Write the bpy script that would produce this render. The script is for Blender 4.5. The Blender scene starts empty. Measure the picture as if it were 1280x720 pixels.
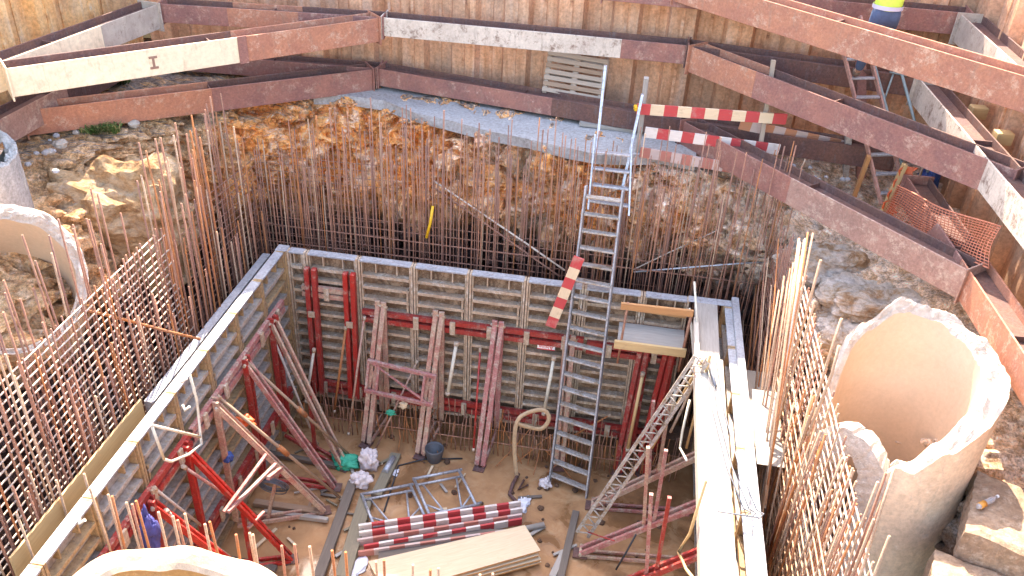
import bpy, bmesh, math, random
from mathutils import Vector as V, noise as mnoise, Matrix
random.seed(7)
R = random.uniform
S = bpy.context.scene
COL = S.collection

# ------------------------------------------------------------------ camera model (surveyed from the photograph)
CF, YAW, PIT, ROL = 1088.66, -.129797, .569960, .0549377
CP = V((4.80646, -10.40927, 10.31304))
FW = V((math.sin(YAW)*math.cos(PIT), math.cos(YAW)*math.cos(PIT), -math.sin(PIT)))
_r = V((math.cos(YAW), -math.sin(YAW), 0)); _u = _r.cross(FW)
RT = _r*math.cos(ROL)+_u*math.sin(ROL); UP = _u*math.cos(ROL)-_r*math.sin(ROL)
def ray(x, y): return FW+RT*((x-640)/CF)-UP*((y-360)/CF)
def Z(x, y, z): d = ray(x, y); return CP+d*((z-CP.z)/d.z)
def Y(x, y, w): d = ray(x, y); return CP+d*((w-CP.y)/d.y)
def X(x, y, w): d = ray(x, y); return CP+d*((w-CP.x)/d.x)

# ------------------------------------------------------------------ materials
MATS = {}
def newmat(name, rough=.8, metal=0):
    m = bpy.data.materials.new(name); m.use_nodes = True
    nt = m.node_tree; b = nt.nodes['Principled BSDF']
    b.inputs['Roughness'].default_value = rough; b.inputs['Metallic'].default_value = metal
    MATS[name] = m
    return m, nt, b
def coords(nt, kind='Object', scale=(1, 1, 1)):
    tc = nt.nodes.new('ShaderNodeTexCoord'); mp = nt.nodes.new('ShaderNodeMapping')
    mp.inputs['Scale'].default_value = scale
    nt.links.new(tc.outputs[kind], mp.inputs['Vector'])
    return mp.outputs['Vector']
def ntex(nt, vec, scale, detail=6, rough=.6, dist=0):
    n = nt.nodes.new('ShaderNodeTexNoise')
    n.inputs['Scale'].default_value = scale; n.inputs['Detail'].default_value = detail
    n.inputs['Roughness'].default_value = rough; n.inputs['Distortion'].default_value = dist
    nt.links.new(vec, n.inputs['Vector']); return n.outputs['Fac']
def ramp(nt, fac, stops):
    r = nt.nodes.new('ShaderNodeValToRGB'); e = r.color_ramp.elements
    while len(e) < len(stops): e.new(.5)
    for i, (p, c) in enumerate(stops):
        e[i].position = p; e[i].color = (c, c, c, 1) if isinstance(c, (int, float)) else (*c, 1)
    nt.links.new(fac, r.inputs['Fac']); return r.outputs['Color']
def mix(nt, fac, a, b, mode='MIX'):
    m = nt.nodes.new('ShaderNodeMix'); m.data_type = 'RGBA'; m.blend_type = mode
    for s, v in ((0, fac), (6, a), (7, b)):
        if isinstance(v, (int, float)): m.inputs[s].default_value = v
        elif isinstance(v, tuple): m.inputs[s].default_value = (*v, 1)
        else: nt.links.new(v, m.inputs[s])
    return m.outputs[2]
def bump(nt, b, h, strength=.5, dist=.02):
    n = nt.nodes.new('ShaderNodeBump'); n.inputs['Strength'].default_value = strength; n.inputs['Distance'].default_value = dist
    nt.links.new(h, n.inputs['Height']); nt.links.new(n.outputs['Normal'], b.inputs['Normal'])
def sat(c, k):
    l = .3*c[0]+.59*c[1]+.11*c[2]; return tuple(max(.008, l+(x-l)*k) for x in c)
def worn(name, c1, c2, wear, rough=.8, scale=3, amount=.5, kind='Object', sc=(1, 1, 1), fine=25, metal=0, bs=.3, bd=.01, speck=.75, grit=.85):
    """paint or metal c1/c2 with patches of wear"""
    c1, c2, wear = (sat(q, 1.28) for q in (c1, c2, wear))
    m, nt, b = newmat(name, rough, metal)
    v = coords(nt, kind, sc)
    n1 = ntex(nt, v, scale, 8, .65); n2 = ntex(nt, v, fine, 6, .75); n3 = ntex(nt, v, scale*2.6, 12, .84, .12); n4 = ntex(nt, coords(nt, kind, (1.6*sc[0], 1.6*sc[1], .42*sc[2])), scale*3.4, 9, .78, .5)
    base = mix(nt, ramp(nt, n1, [(.35, 0.), (.62, 1.)]), c1, c2)
    w = ramp(nt, n3, [(amount-.03, 0.), (amount+.06, .92)])
    col = mix(nt, w, base, wear)
    col = mix(nt, ramp(nt, n4, [(.54, 0.), (.64, speck)]), col, mix(nt, .5, wear, (.07, .045, .035)))
    col = mix(nt, grit, col, mix(nt, ramp(nt, n2, [(.3, 0.), (.68, 1.)]), (.42, .40, .38), (1.15, 1.15, 1.15)), 'MULTIPLY')
    nt.links.new(col, b.inputs['Base Color'])
    bump(nt, b, n2, bs, bd)
    return m
def wood(name, c1, c2, dirt=(.2, .15, .1), rough=.75, amt=.62):
    m, nt, b = newmat(name, rough)
    v = coords(nt, 'UV', (1.2, 16, 1)); v2 = coords(nt, 'UV', (1, 1, 1))
    g = ntex(nt, v, 2.5, 8, .65, .8); k = ntex(nt, v2, 2.2, 6, .7)
    sp = ntex(nt, v2, 9, 6, .8)
    col = mix(nt, ramp(nt, g, [(.3, 0.), (.7, 1.)]), c1, c2)
    col = mix(nt, ramp(nt, k, [(amt, 0.), (amt+.15, .85)]), col, dirt)
    col = mix(nt, ramp(nt, sp, [(.62, 0.), (.7, .7)]), col, dirt)
    nt.links.new(col, b.inputs['Base Color']); bump(nt, b, g, .3, .004)
    return m
def plain(name, c, rough=.6, metal=0, var=.35, sc=18):
    m, nt, b = newmat(name, rough, metal)
    v = coords(nt, 'Object'); n = ntex(nt, v, sc, 5, .7)
    col = mix(nt, var, c, mix(nt, ramp(nt, n, [(.3, .25), (.7, 1.2)]), (0, 0, 0), c), 'MIX')
    nt.links.new(col, b.inputs['Base Color'])
    bump(nt, b, n, .2, .006)
    return m

worn('rust_beam', (.33, .165, .13), (.22, .115, .10), (.45, .31, .25), .8, 2.0, .56, fine=30, speck=.5, grit=.6)
worn('rust_orange', (.46, .225, .15), (.34, .165, .12), (.54, .37, .28), .8, 2.0, .555, fine=30, speck=.5, grit=.6)
worn('rust_dark', (.10, .058, .055), (.16, .085, .065), (.24, .2, .19), .8, 2.2, .62, fine=30)
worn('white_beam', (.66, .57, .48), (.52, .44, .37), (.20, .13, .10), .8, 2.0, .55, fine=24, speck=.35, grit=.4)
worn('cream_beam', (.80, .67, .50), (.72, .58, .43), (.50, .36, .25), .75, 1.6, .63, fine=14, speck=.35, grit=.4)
worn('grey_beam', (.50, .43, .36), (.38, .32, .27), (.2, .13, .10), .8, 3, .58, fine=24, speck=.35, grit=.4)
worn('red_paint', (.34, .045, .04), (.27, .05, .045), (.42, .29, .24), .55, 3, .56, fine=40)
worn('red_fresh', (.40, .045, .04), (.32, .05, .045), (.42, .26, .21), .5, 3, .58, fine=40)
worn('pink_paint', (.42, .21, .19), (.33, .13, .12), (.46, .37, .31), .65, 3, .52, fine=40)
worn('dusty_red', (.46, .31, .25), (.38, .18, .145), (.48, .38, .29), .7, 3, .50, fine=40)
worn('panel_steel', (.52, .41, .31), (.37, .28, .21), (.62, .55, .47), .7, 2.5, .54, fine=22)
worn('panel_face', (.19, .11, .065), (.10, .065, .045), (.34, .25, .18), .85, 1.5, .50, fine=18)
worn('panel_grey', (.44, .40, .36), (.32, .28, .25), (.42, .31, .21), .6, 2.0, .56, fine=22)
worn('panel_rim', (.42, .43, .45), (.33, .34, .36), (.5, .46, .42), .5, 3, .6, fine=30, metal=.2)
worn('muddy_yellow', (.44, .31, .18), (.34, .245, .16), (.28, .21, .16), .75, 4, .55, fine=22)
worn('galvanised', (.50, .51, .53), (.40, .41, .43), (.36, .28, .2), .42, 5, .64, fine=30, metal=.45)
worn('aluminium', (.55, .56, .58), (.46, .47, .5), (.42, .36, .3), .38, 4, .62, fine=30, metal=.5)
worn('aluminium_muddy', (.50, .48, .45), (.42, .38, .34), (.30, .22, .15), .55, 4, .52, fine=30, metal=.2)
worn('old_ladder', (.46, .27, .22), (.38, .22, .18), (.5, .42, .38), .65, 5, .58, fine=30)
worn('concrete', (.84, .67, .51), (.72, .57, .43), (.84, .73, .61), .9, 2.4, .58, fine=18, bs=.5, bd=.02, speck=.4, grit=.5)
worn('concrete_broken', (.72, .62, .53), (.58, .48, .40), (.80, .72, .64), .95, 5, .56, fine=14, bs=.9, bd=.05, speck=.2, grit=.5)
worn('concrete_orange_shade', (.42, .25, .12), (.34, .20, .10), (.5, .34, .2), .9, 1.6, .6, fine=20, speck=.3, grit=.5)  # inside of the pile head: orange concrete with its shade painted in
worn('concrete_cream', (.52, .40, .29), (.45, .34, .25), (.58, .48, .38), .9, 2.4, .58, fine=18, bs=.5, bd=.02, speck=.25, grit=.4)
worn('concrete_grey', (.44, .42, .40), (.36, .345, .33), (.52, .49, .46), .9, 1.6, .6, fine=22, bs=.3)
worn('concrete_warm', (.66, .50, .37), (.60, .45, .33), (.68, .56, .45), .85, 1.4, .66, fine=22, bs=.2, bd=.008, speck=.12, grit=.18)  # inside of the piles: warm tint of reflected light painted into the concrete
worn('soil_concrete', (.38, .28, .20), (.28, .20, .145), (.48, .39, .31), .95, 2.2, .55, fine=14, bs=.6, bd=.03)
worn('kicker', (.12, .065, .04), (.075, .045, .03), (.22, .13, .075), .85, 3, .57, fine=14)
worn('rebar', (.40, .21, .145), (.28, .155, .115), (.50, .32, .22), .8, 3, .58, fine=50)
worn('rebar_dark', (.23, .13, .105), (.31, .175, .13), (.38, .24, .17), .8, 3, .6, fine=50)
worn('rebar_orange', (.44, .19, .09), (.34, .16, .095), (.4, .26, .17), .85, 3, .58, fine=50)
worn('rebar_pale', (.50, .36, .26), (.40, .27, .19), (.56, .45, .36), .8, 3, .58, fine=50)
worn('rebar_bright', (.60, .53, .46), (.48, .40, .34), (.40, .25, .17), .6, 3, .6, fine=50)  # pale steel; on the mesh bars it carries sunlight painted as colour
wood('ply_pale', (.62, .48, .31), (.50, .37, .23), (.38, .27, .17))
wood('ply_white', (.50, .44, .36), (.40, .35, .28), (.45, .24, .19), .75, .56)
wood('plank_grey', (.36, .32, .27), (.24, .21, .18), (.18, .14, .11))
wood('plank_dark', (.15, .115, .085), (.095, .075, .06), (.23, .19, .15))
wood('plank_olive', (.22, .18, .11), (.15, .125, .085), (.26, .2, .13))
wood('timber_yellow', (.58, .39, .18), (.46, .29, .13), (.3, .19, .1))
wood('timber_orange', (.45, .22, .08), (.36, .17, .07), (.22, .13, .08))
wood('timber_brown', (.34, .22, .14), (.25, .16, .10), (.2, .14, .1))
wood('pallet_wood', (.42, .32, .23), (.32, .24, .18), (.22, .17, .13))
wood('board_white', (.72, .63, .55), (.62, .53, .46), (.42, .30, .22), .75, .54)
wood('board_cream', (.70, .53, .34), (.60, .44, .28), (.40, .28, .18), .75, .56)
wood('board_red', (.52, .045, .045), (.44, .06, .055), (.44, .24, .19), .75, .54)
wood('board_faded', (.56, .42, .36), (.50, .36, .31), (.36, .25, .19))
wood('board_fadedred', (.46, .14, .10), (.42, .18, .13), (.4, .27, .2))
wood('board_orange', (.52, .21, .10), (.46, .2, .11), (.42, .29, .2))
plain('orange_plastic', (.70, .13, .04), .5); plain('orange_faded', (.62, .2, .11), .55)
plain('blue_tarp', (.03, .08, .28), .5); plain('blue_cloth', (.06, .06, .22), .85); plain('green_cloth', (.02, .34, .20), .7)
plain('white_bag', (.62, .53, .50), .75, sc=26); plain('webbing', (.46, .31, .18), .85); plain('black_rubber', (.03, .03, .032), .7)
plain('bucket_grey', (.075, .075, .08), .5); plain('wire_grey', (.12, .13, .15), .6, .3); plain('yellow_plastic', (.72, .42, .02), .5)
plain('white_pole', (.60, .54, .42), .6); plain('sign_white', (.78, .76, .74), .4, var=.15); plain('sign_red', (.62, .03, .04), .4, var=.1)
plain('mark_brown', (.30, .16, .11), .8); plain('skin', (.45, .24, .16), .6, var=.15); plain('vest_yellow', (.50, .68, .08), .7, var=.2)
plain('vest_stripe', (.45, .43, .52), .3, var=.1); plain('trousers_blue', (.06, .09, .16), .9); plain('shirt', (.32, .3, .36), .9)
plain('hair', (.03, .02, .015), .8); plain('helmet', (.75, .75, .73), .35, var=.1); plain('boot', (.16, .11, .08), .8)
plain('leaf_green', (.07, .14, .025), .7, var=.6); plain('leaf_dry', (.28, .24, .09), .8); plain('stone', (.42, .37, .31), .95, sc=9); plain('stone_grey', (.38, .36, .35), .95, sc=9)
plain('sock_purple', (.3, .2, .34), .8); plain('bottle_label', (.60, .27, .05), .5); plain('paper', (.72, .70, .72), .7)
m, nt, b = newmat('bottle_clear', .12); b.inputs['Base Color'].default_value = (.8, .82, .84, 1); b.inputs['Transmission Weight'].default_value = .7
plain('pole_green', (.20, .25, .24), .5)

worn('dusty_beam', (.38, .245, .20), (.28, .18, .15), (.50, .39, .32), .8, 2.2, .54, fine=26, speck=.5, grit=.6)
def sheet_material(name='sheet_pile', stops=None):
    m, nt, b = newmat(name, .8)
    v = coords(nt, 'UV', (1, .12, 1)); v2 = coords(nt, 'Object')
    st = ntex(nt, v, 5.5, 8, .65, .2); bl = ntex(nt, v2, .9, 5, .6); fi = ntex(nt, v2, 22, 6, .7)
    col = ramp(nt, st, stops or [(.30, (.21, .07, .03)), (.38, (.52, .24, .115)), (.52, (.70, .38, .215)), (.70, (.66, .44, .32))])
    col = mix(nt, ramp(nt, bl, [(.4, 0.), (.66, .7)]), col, (.30, .20, .14))
    pu = coords(nt, 'UV', (1.18, 0, 1)); wn = nt.nodes.new('ShaderNodeTexWhiteNoise')
    fl = nt.nodes.new('ShaderNodeVectorMath'); fl.operation = 'FLOOR'; nt.links.new(pu, fl.inputs[0]); nt.links.new(fl.outputs[0], wn.inputs['Vector'])
    col = mix(nt, .35, col, mix(nt, wn.outputs['Value'], (.70, .58, .5), (1.25, 1.15, 1.08)), 'MULTIPLY')
    col = mix(nt, .7, col, mix(nt, ramp(nt, fi, [(.35, 0.), (.6, 1.)]), (.68, .64, .6), (1.25, 1.22, 1.2)), 'MULTIPLY')
    nt.links.new(col, b.inputs['Base Color']); bump(nt, b, fi, .3, .01)
sheet_material()
sheet_material('sheet_pile_orange', [(.30, (.32, .10, .03)), (.39, (.68, .32, .10)), (.54, (.80, .48, .21)), (.70, (.68, .52, .37))])
def rock_material():
    m, nt, b = newmat('rock', .92)
    v = coords(nt, 'Object'); vs = coords(nt, 'Object', (.9, .9, .33))
    sep = nt.nodes.new('ShaderNodeSeparateXYZ'); nt.links.new(coords(nt, 'Object'), sep.inputs[0])
    big = ntex(nt, v, .8, 5, .6, .4); mid = ntex(nt, vs, 3.2, 9, .7, .6); fine = ntex(nt, v, 12, 8, .75); pit = ntex(nt, vs, 7, 8, .8, .3)
    orange = ramp(nt, mid, [(.34, (.34, .09, .025)), (.42, (.66, .23, .045)), (.52, (.76, .36, .11)), (.62, (.72, .47, .28)), (.74, (.80, .65, .50))])
    pale = ramp(nt, pit, [(.33, (.30, .14, .055)), (.46, (.50, .30, .14)), (.58, (.58, .40, .24)), (.7, (.52, .43, .36))])
    grey = ramp(nt, pit, [(.33, (.22, .12, .065)), (.42, (.50, .32, .18)), (.51, (.62, .48, .35)), (.62, (.80, .70, .60))])
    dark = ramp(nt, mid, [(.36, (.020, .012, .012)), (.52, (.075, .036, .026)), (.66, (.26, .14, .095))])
    orange = mix(nt, ramp(nt, pit, [(.52, 0.), (.6, .85)]), orange, ramp(nt, fine, [(.4, (.52, .33, .20)), (.6, (.82, .68, .56))]))
    orange = mix(nt, ramp(nt, pit, [(.34, .8), (.41, 0.)]), orange, (.24, .07, .022))
    def mr(sock, a, c):
        r = nt.nodes.new('ShaderNodeMapRange'); r.inputs[1].default_value = a; r.inputs[2].default_value = c
        nt.links.new(sock, r.inputs[0]); return r.outputs[0]
    def addn(sock, n, k):
        q = nt.nodes.new('ShaderNodeMath'); q.operation = 'MULTIPLY_ADD'; nt.links.new(n, q.inputs[0]); q.inputs[1].default_value = k; nt.links.new(sock, q.inputs[2]); return q.outputs[0]
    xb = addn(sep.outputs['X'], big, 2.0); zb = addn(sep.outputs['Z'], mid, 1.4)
    col = mix(nt, mr(xb, -.9, .2), pale, orange)
    g2 = mix(nt, mr(big, .42, .6), grey, orange)
    col = mix(nt, mr(xb, 2.6, 4.2), col, g2)
    col = mix(nt, mr(xb, 6.9, 7.8), col, grey)
    col = mix(nt, mr(zb, 4.7, 4.1), col, dark)  # darkens downward: damp clay and the pit's shade, both painted into the colour
    # trampled grey-brown soil and cement dust on the flat ledges
    geo = nt.nodes.new('ShaderNodeNewGeometry'); sn = nt.nodes.new('ShaderNodeSeparateXYZ'); nt.links.new(geo.outputs['True Normal'], sn.inputs[0])
    soil = ramp(nt, fine, [(.3, (.13, .10, .075)), (.5, (.24, .19, .15)), (.7, (.36, .31, .27))])
    fl = nt.nodes.new('ShaderNodeMath'); fl.operation = 'MULTIPLY'; nt.links.new(mr(sn.outputs['Z'], .93, .985), fl.inputs[0]); nt.links.new(mr(sep.outputs['Z'], 5.0, 5.12), fl.inputs[1])
    col = mix(nt, fl.outputs[0], col, soil)
    col = mix(nt, .9, col, mix(nt, ramp(nt, fine, [(.32, 0.), (.54, 1.)]), (.42, .36, .33), (1.45, 1.42, 1.4)), 'MULTIPLY')
    f2 = ntex(nt, v, 34, 5, .8); vo = nt.nodes.new('ShaderNodeTexVoronoi'); vo.inputs['Scale'].default_value = 9; nt.links.new(vs, vo.inputs['Vector'])
    col = mix(nt, .5, col, mix(nt, vo.outputs['Color'], (.55, .5, .48), (1.35, 1.32, 1.3)), 'MULTIPLY')
    col = mix(nt, .8, col, mix(nt, ramp(nt, f2, [(.36, 0.), (.56, 1.)]), (.52, .49, .47), (1.38, 1.38, 1.38)), 'MULTIPLY')
    nt.links.new(col, b.inputs['Base Color'])
    h = nt.nodes.new('ShaderNodeMath'); h.operation = 'ADD'; nt.links.new(pit, h.inputs[0]); nt.links.new(fine, h.inputs[1])
    bump(nt, b, h.outputs[0], .9, .07)
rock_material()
def boulder_material(name, st):
    m, nt, b = newmat(name, .93); v = coords(nt, 'Object', (1, 1, 1.8)); n = ntex(nt, v, 2.2, 9, .72, .8); f = ntex(nt, v, 13, 8, .78)
    col = ramp(nt, n, st); col = mix(nt, .8, col, mix(nt, ramp(nt, f, [(.34, 0.), (.62, 1.)]), (.5, .46, .43), (1.25, 1.25, 1.25)), 'MULTIPLY')
    nt.links.new(col, b.inputs['Base Color']); h = nt.nodes.new('ShaderNodeMath'); h.operation = 'ADD'; nt.links.new(n, h.inputs[0]); nt.links.new(f, h.inputs[1]); bump(nt, b, h.outputs[0], .9, .08)
boulder_material('rock_tan', [(.32, (.22, .10, .04)), (.44, (.46, .27, .12)), (.55, (.54, .37, .21)), (.7, (.48, .39, .31))])
boulder_material('rock_grey', [(.30, (.20, .12, .07)), (.40, (.48, .29, .15)), (.48, (.60, .49, .38)), (.60, (.78, .70, .62))])
def floor_material():
    m, nt, b = newmat('mud', .6)
    v = coords(nt, 'Object'); a = ntex(nt, v, .9, 6, .6, .5); f = ntex(nt, v, 9, 8, .7); g = ntex(nt, v, 3, 8, .7, .8)
    col = ramp(nt, g, [(.34, (.20, .085, .035)), (.48, (.37, .175, .068)), (.62, (.47, .28, .14))])
    col = mix(nt, ramp(nt, a, [(.45, 0.), (.62, .8)]), col, (.41, .21, .085))
    col = mix(nt, .5, col, mix(nt, f, (.5, .5, .5), (1.05, 1.05, 1.05)), 'MULTIPLY')
    col = mix(nt, ramp(nt, a, [(.44, .75), (.52, 0.)]), col, (.17, .085, .04)); nt.links.new(col, b.inputs['Base Color'])
    nt.links.new(ramp(nt, a, [(.44, .06), (.53, .65)]), b.inputs['Roughness']); bump(nt, b, f, .25, .012)
floor_material()
def ground_material():
    m, nt, b = newmat('site_ground', .95)
    v = coords(nt, 'Object'); f = ntex(nt, v, 3, 8, .7)
    nt.links.new(ramp(nt, f, [(.3, (.2, .16, .12)), (.7, (.34, .28, .22))]), b.inputs['Base Color'])
ground_material()

# ------------------------------------------------------------------ mesh builder
class MB:
    def __init__(s): s.v = []; s.f = []; s.m = []; s.uv = []; s.sm = []
    def quad(s, idx, mi=0, uv=None, smooth=False):
        s.f.append(tuple(idx)); s.m.append(mi); s.uv.append(uv or [(0, 0)]*len(idx)); s.sm.append(smooth)
    def seg(s, p0, p1, u, w, u0, u1, w0, w1, mi=0, taper=1):
        """box from p0 to p1 with cross section [u0,u1] x [w0,w1] along the vectors u, w"""
        p0, p1 = V(p0), V(p1); n = len(s.v); L = (p1-p0).length; o = R(0, 9)
        for p, k in ((p0, 1), (p1, taper)):
            for a, c in ((u0, w0), (u1, w0), (u1, w1), (u0, w1)): s.v.append(p+u*a*k+w*c*k)
        A, B = abs(u1-u0), abs(w1-w0); per = [0, A, A+B, 2*A+B, 2*A+2*B]
        for i in range(4):
            j = (i+1) % 4
            s.quad((n+i, n+j, n+4+j, n+4+i), mi, [(o, per[i]+o), (o, per[i+1]+o), (o+L, per[i+1]+o), (o+L, per[i]+o)])
        s.quad((n+3, n+2, n+1, n), mi, [(o, o), (o, o+A), (o+B, o+A), (o+B, o)])
        s.quad((n+4, n+5, n+6, n+7), mi, [(o, o), (o, o+A), (o+B, o+A), (o+B, o)])
    def beam(s, p0, p1, w, h, up=V((0, 0, 1)), mi=0, taper=1):
        p0, p1 = V(p0), V(p1); d = (p1-p0).normalized(); u = d.cross(up)
        if u.length < 1e-3: u = d.cross(V((1, 0, 0)))
        u.normalize(); t = u.cross(d).normalized()
        s.seg(p0, p1, u, t, -w/2, w/2, -h/2, h/2, mi, taper)
    def box(s, c, x, y, z, rz=0, mi=0):
        c = V(c); a = V((math.cos(rz), math.sin(rz), 0)); b2 = V((-math.sin(rz), math.cos(rz), 0))
        s.seg(c-a*x/2, c+a*x/2, b2, V((0, 0, 1)), -y/2, y/2, -z/2, z/2, mi)
    def path(s, pts, r, n=6, mi=0, closed=False, smooth=True, flat=1):
        pts = [V(p) for p in pts]; rings = []; N = len(pts); o = R(0, 9); prev = None
        for i, p in enumerate(pts):
            a = pts[(i-1) % N] if (i or closed) else p; c = pts[(i+1) % N] if (i < N-1 or closed) else p
            d = (c-a).normalized()
            if prev is None:
                u = d.cross(V((0, 0, 1)))
                if u.length < .05: u = d.cross(V((1, 0, 0)))
            else: u = prev-d*prev.dot(d)
            u.normalize(); prev = u; w = d.cross(u); rr = r[i] if isinstance(r, (list, tuple)) else r
            rings.append(len(s.v))
            for k in range(n):
                t = 2*math.pi*k/n; s.v.append(p+(u*math.cos(t)+w*math.sin(t)*flat)*rr)
        for i in range(N if closed else N-1):
            a, c = rings[i], rings[(i+1) % N]
            for k in range(n):
                j = (k+1) % n; s.quad((a+k, a+j, c+j, c+k), mi, [(o+i*.2, k*.03), (o+i*.2, k*.03+.03), (o+i*.2+.2, k*.03+.03), (o+i*.2+.2, k*.03)], smooth)
        if not closed:
            s.quad([rings[0]+k for k in range(n)][::-1], mi); s.quad([rings[-1]+k for k in range(n)], mi)
    def bar(s, p0, p1, r, n=6, mi=0): s.path([p0, p1], r, n, mi)
    def grid(s, rows, mi=0, smooth=True, closed=False, uvs=1):
        n = len(s.v); W = len(rows[0])
        for r in rows: s.v.extend(V(p) for p in r)
        for i in range(len(rows)-1):
            for j in range(W if closed else W-1):
                k = (j+1) % W
                s.quad((n+i*W+j, n+i*W+k, n+(i+1)*W+k, n+(i+1)*W+j), mi, [(j*uvs, i*uvs), ((j+1)*uvs, i*uvs), ((j+1)*uvs, (i+1)*uvs), (j*uvs, (i+1)*uvs)], smooth)
    def obj(s, name, mats, parent=None, bevel=0, label=None):
        if isinstance(mats, str): mats = [mats]
        off = parent_loc(parent)
        me = bpy.data.meshes.new(name); me.from_pydata([tuple(p-off) for p in s.v], [], s.f)
        for m in mats: me.materials.append(MATS[m])
        me.polygons.foreach_set('material_index', s.m); me.polygons.foreach_set('use_smooth', s.sm)
        ul = me.uv_layers.new(name='UVMap'); ul.data.foreach_set('uv', [c for f in s.uv for q in f for c in q])
        me.update()
        o = bpy.data.objects.new(name, me); COL.objects.link(o)
        if parent: o.parent = parent
        if bevel:
            bv = o.modifiers.new('bevel', 'BEVEL'); bv.width = bevel; bv.segments = 1; bv.limit_method = 'ANGLE'; bv.angle_limit = .8
        if label: o['label'] = label
        return o
def parent_loc(p):
    off = V((0, 0, 0))
    while p: off += p.location; p = p.parent
    return off
def thing(name, label, cat, loc, group=None):
    o = bpy.data.objects.new(name, None); COL.objects.link(o); o.location = V(loc); o.empty_display_size = .2
    return tag(o, label, cat, group)
def tag(o, label, cat, group=None):
    o['label'] = label; o['category'] = cat
    if group: o['group'] = group
    return o
def struct(o): o['kind'] = 'structure'; return o
def one(name, fn, mats, label, cat, group=None, bevel=0):
    b = MB(); fn(b); o = b.obj(name, mats, None, bevel); return tag(o, label, cat, group)
def part(name, mats, parent, fn, bevel=0, label=None):
    b = MB(); fn(b); return b.obj(name, mats, parent, bevel, label)
def lerp(a, b, t): return V(a)*(1-t)+V(b)*t
UZ = V((0, 0, 1))
def rod(name, p0, p1, r, mat, parent=None, bend=.012):
    b = MB(); p0, p1 = V(p0), V(p1); q = [p0, p1]
    if bend: q = [p0, lerp(p0, p1, .35)+V((R(-bend, bend), R(-bend, bend), 0)), lerp(p0, p1, .7)+V((R(-bend, bend), R(-bend, bend), 0)), p1]
    b.path(q, r, 6); return b.obj(name, mat, parent)
F = .85          # pit floor
H = 3.8          # top of the formwork

# ================================================================== SETTING
# rock face: loft of profiles round the U of the excavation (outer, edge, mid, bottom)
ST = [((-5.2,-10,5.0),(-2.1,-10,4.4),(-1.9,-10,3),(-1.5,-10,.6)),
      ((-5.0,-5.6,5.0),(-2.1,-5.6,4.35),(-1.9,-5.6,3),(-1.5,-5.6,.6)),
      ((-4.8,-4.0,5.1),(-2.1,-4.2,4.3),(-1.9,-4.0,3),(-1.5,-4.0,.6)),
      ((-4.6,-2.6,5.15),(-1.9,-2.5,4.45),(-1.6,-2.4,3),(-1.1,-2.4,.6)),
      ((-4.5,-1.3,5.15),(-2.45,-1.35,4.75),(-1.5,-1.6,3.6),(-1.1,-1.6,.6)),
      ((-4.4,-.4,5.2),(-2.85,-.35,5.15),(-1.62,-.85,4.35),(-1.1,-.85,.6)),
      ((-4.3,.6,5.2),(-2.6,.4,5.2),(-1.5,-.05,4.25),(-1.05,-.1,.6)),
      ((-4.2,1.8,5.2),(-2.1,.85,5.2),(-1.35,.55,4.1),(-.95,.55,.6)),
      ((-3.6,3.6,5.2),(-1.15,1.45,5.2),(-.75,1.1,4.0),(-.5,1.05,.6)),
      ((-1.2,3.7,5.2),(-.2,2.2,5.2),(0,1.55,4.0),(.1,1.2,.6)),
      ((.9,3.7,5.2),(.9,2.3,5.2),(1,1.6,4.0),(1,1.25,.6)),
      ((2.2,3.6,5.2),(2.1,1.9,5.2),(2.1,1.45,3.9),(2.1,1.25,.6)),
      ((3.3,3.5,5.2),(3.1,1.65,5.2),(3.1,1.35,3.9),(3.1,1.2,.6)),
      ((4.2,3.5,5.2),(3.9,1.42,5.2),(3.9,1.25,3.9),(3.9,1.15,.6)),
      ((5.2,3.4,5.2),(4.8,1.3,5.15),(4.75,1.15,3.8),(4.7,1.1,.6)),
      ((6.6,3.4,5.15),(6.1,.95,4.9),(6.0,.85,3.6),(5.9,.95,.6)),
      ((9.9,3.4,5.1),(7.15,.6,4.6),(7.0,.5,3.4),(6.9,.6,.6)),
      ((9.9,1.0,5.0),(7.6,-.4,4.4),(7.45,-.5,3),(7.3,-.5,.6)),
      ((9.9,-1.2,4.9),(7.85,-1.7,4.25),(7.6,-1.6,3),(7.4,-1.6,.6)),
      ((9.9,-2.6,4.7),(8.55,-2.9,4.4),(8.2,-3,3),(7.8,-3,.6)),
      ((10,-4.5,4.35),(8.55,-4.5,4.1),(8.3,-4.5,3),(8,-4.5,.6)),
      ((10,-10,4.2),(8.3,-10,3.9),(8.2,-10,3),(8,-10,.6))]
def cat(p, t):
    i = int(t); i = max(0, min(len(p)-2, i)); f = t-i
    a, b_, c, d = p[max(0, i-1)], p[i], p[i+1], p[min(len(p)-1, i+2)]
    return .5*((2*b_)+(c-a)*f+(2*a-5*b_+4*c-d)*f*f+(3*b_-a-3*c+d)*f**3)
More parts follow.
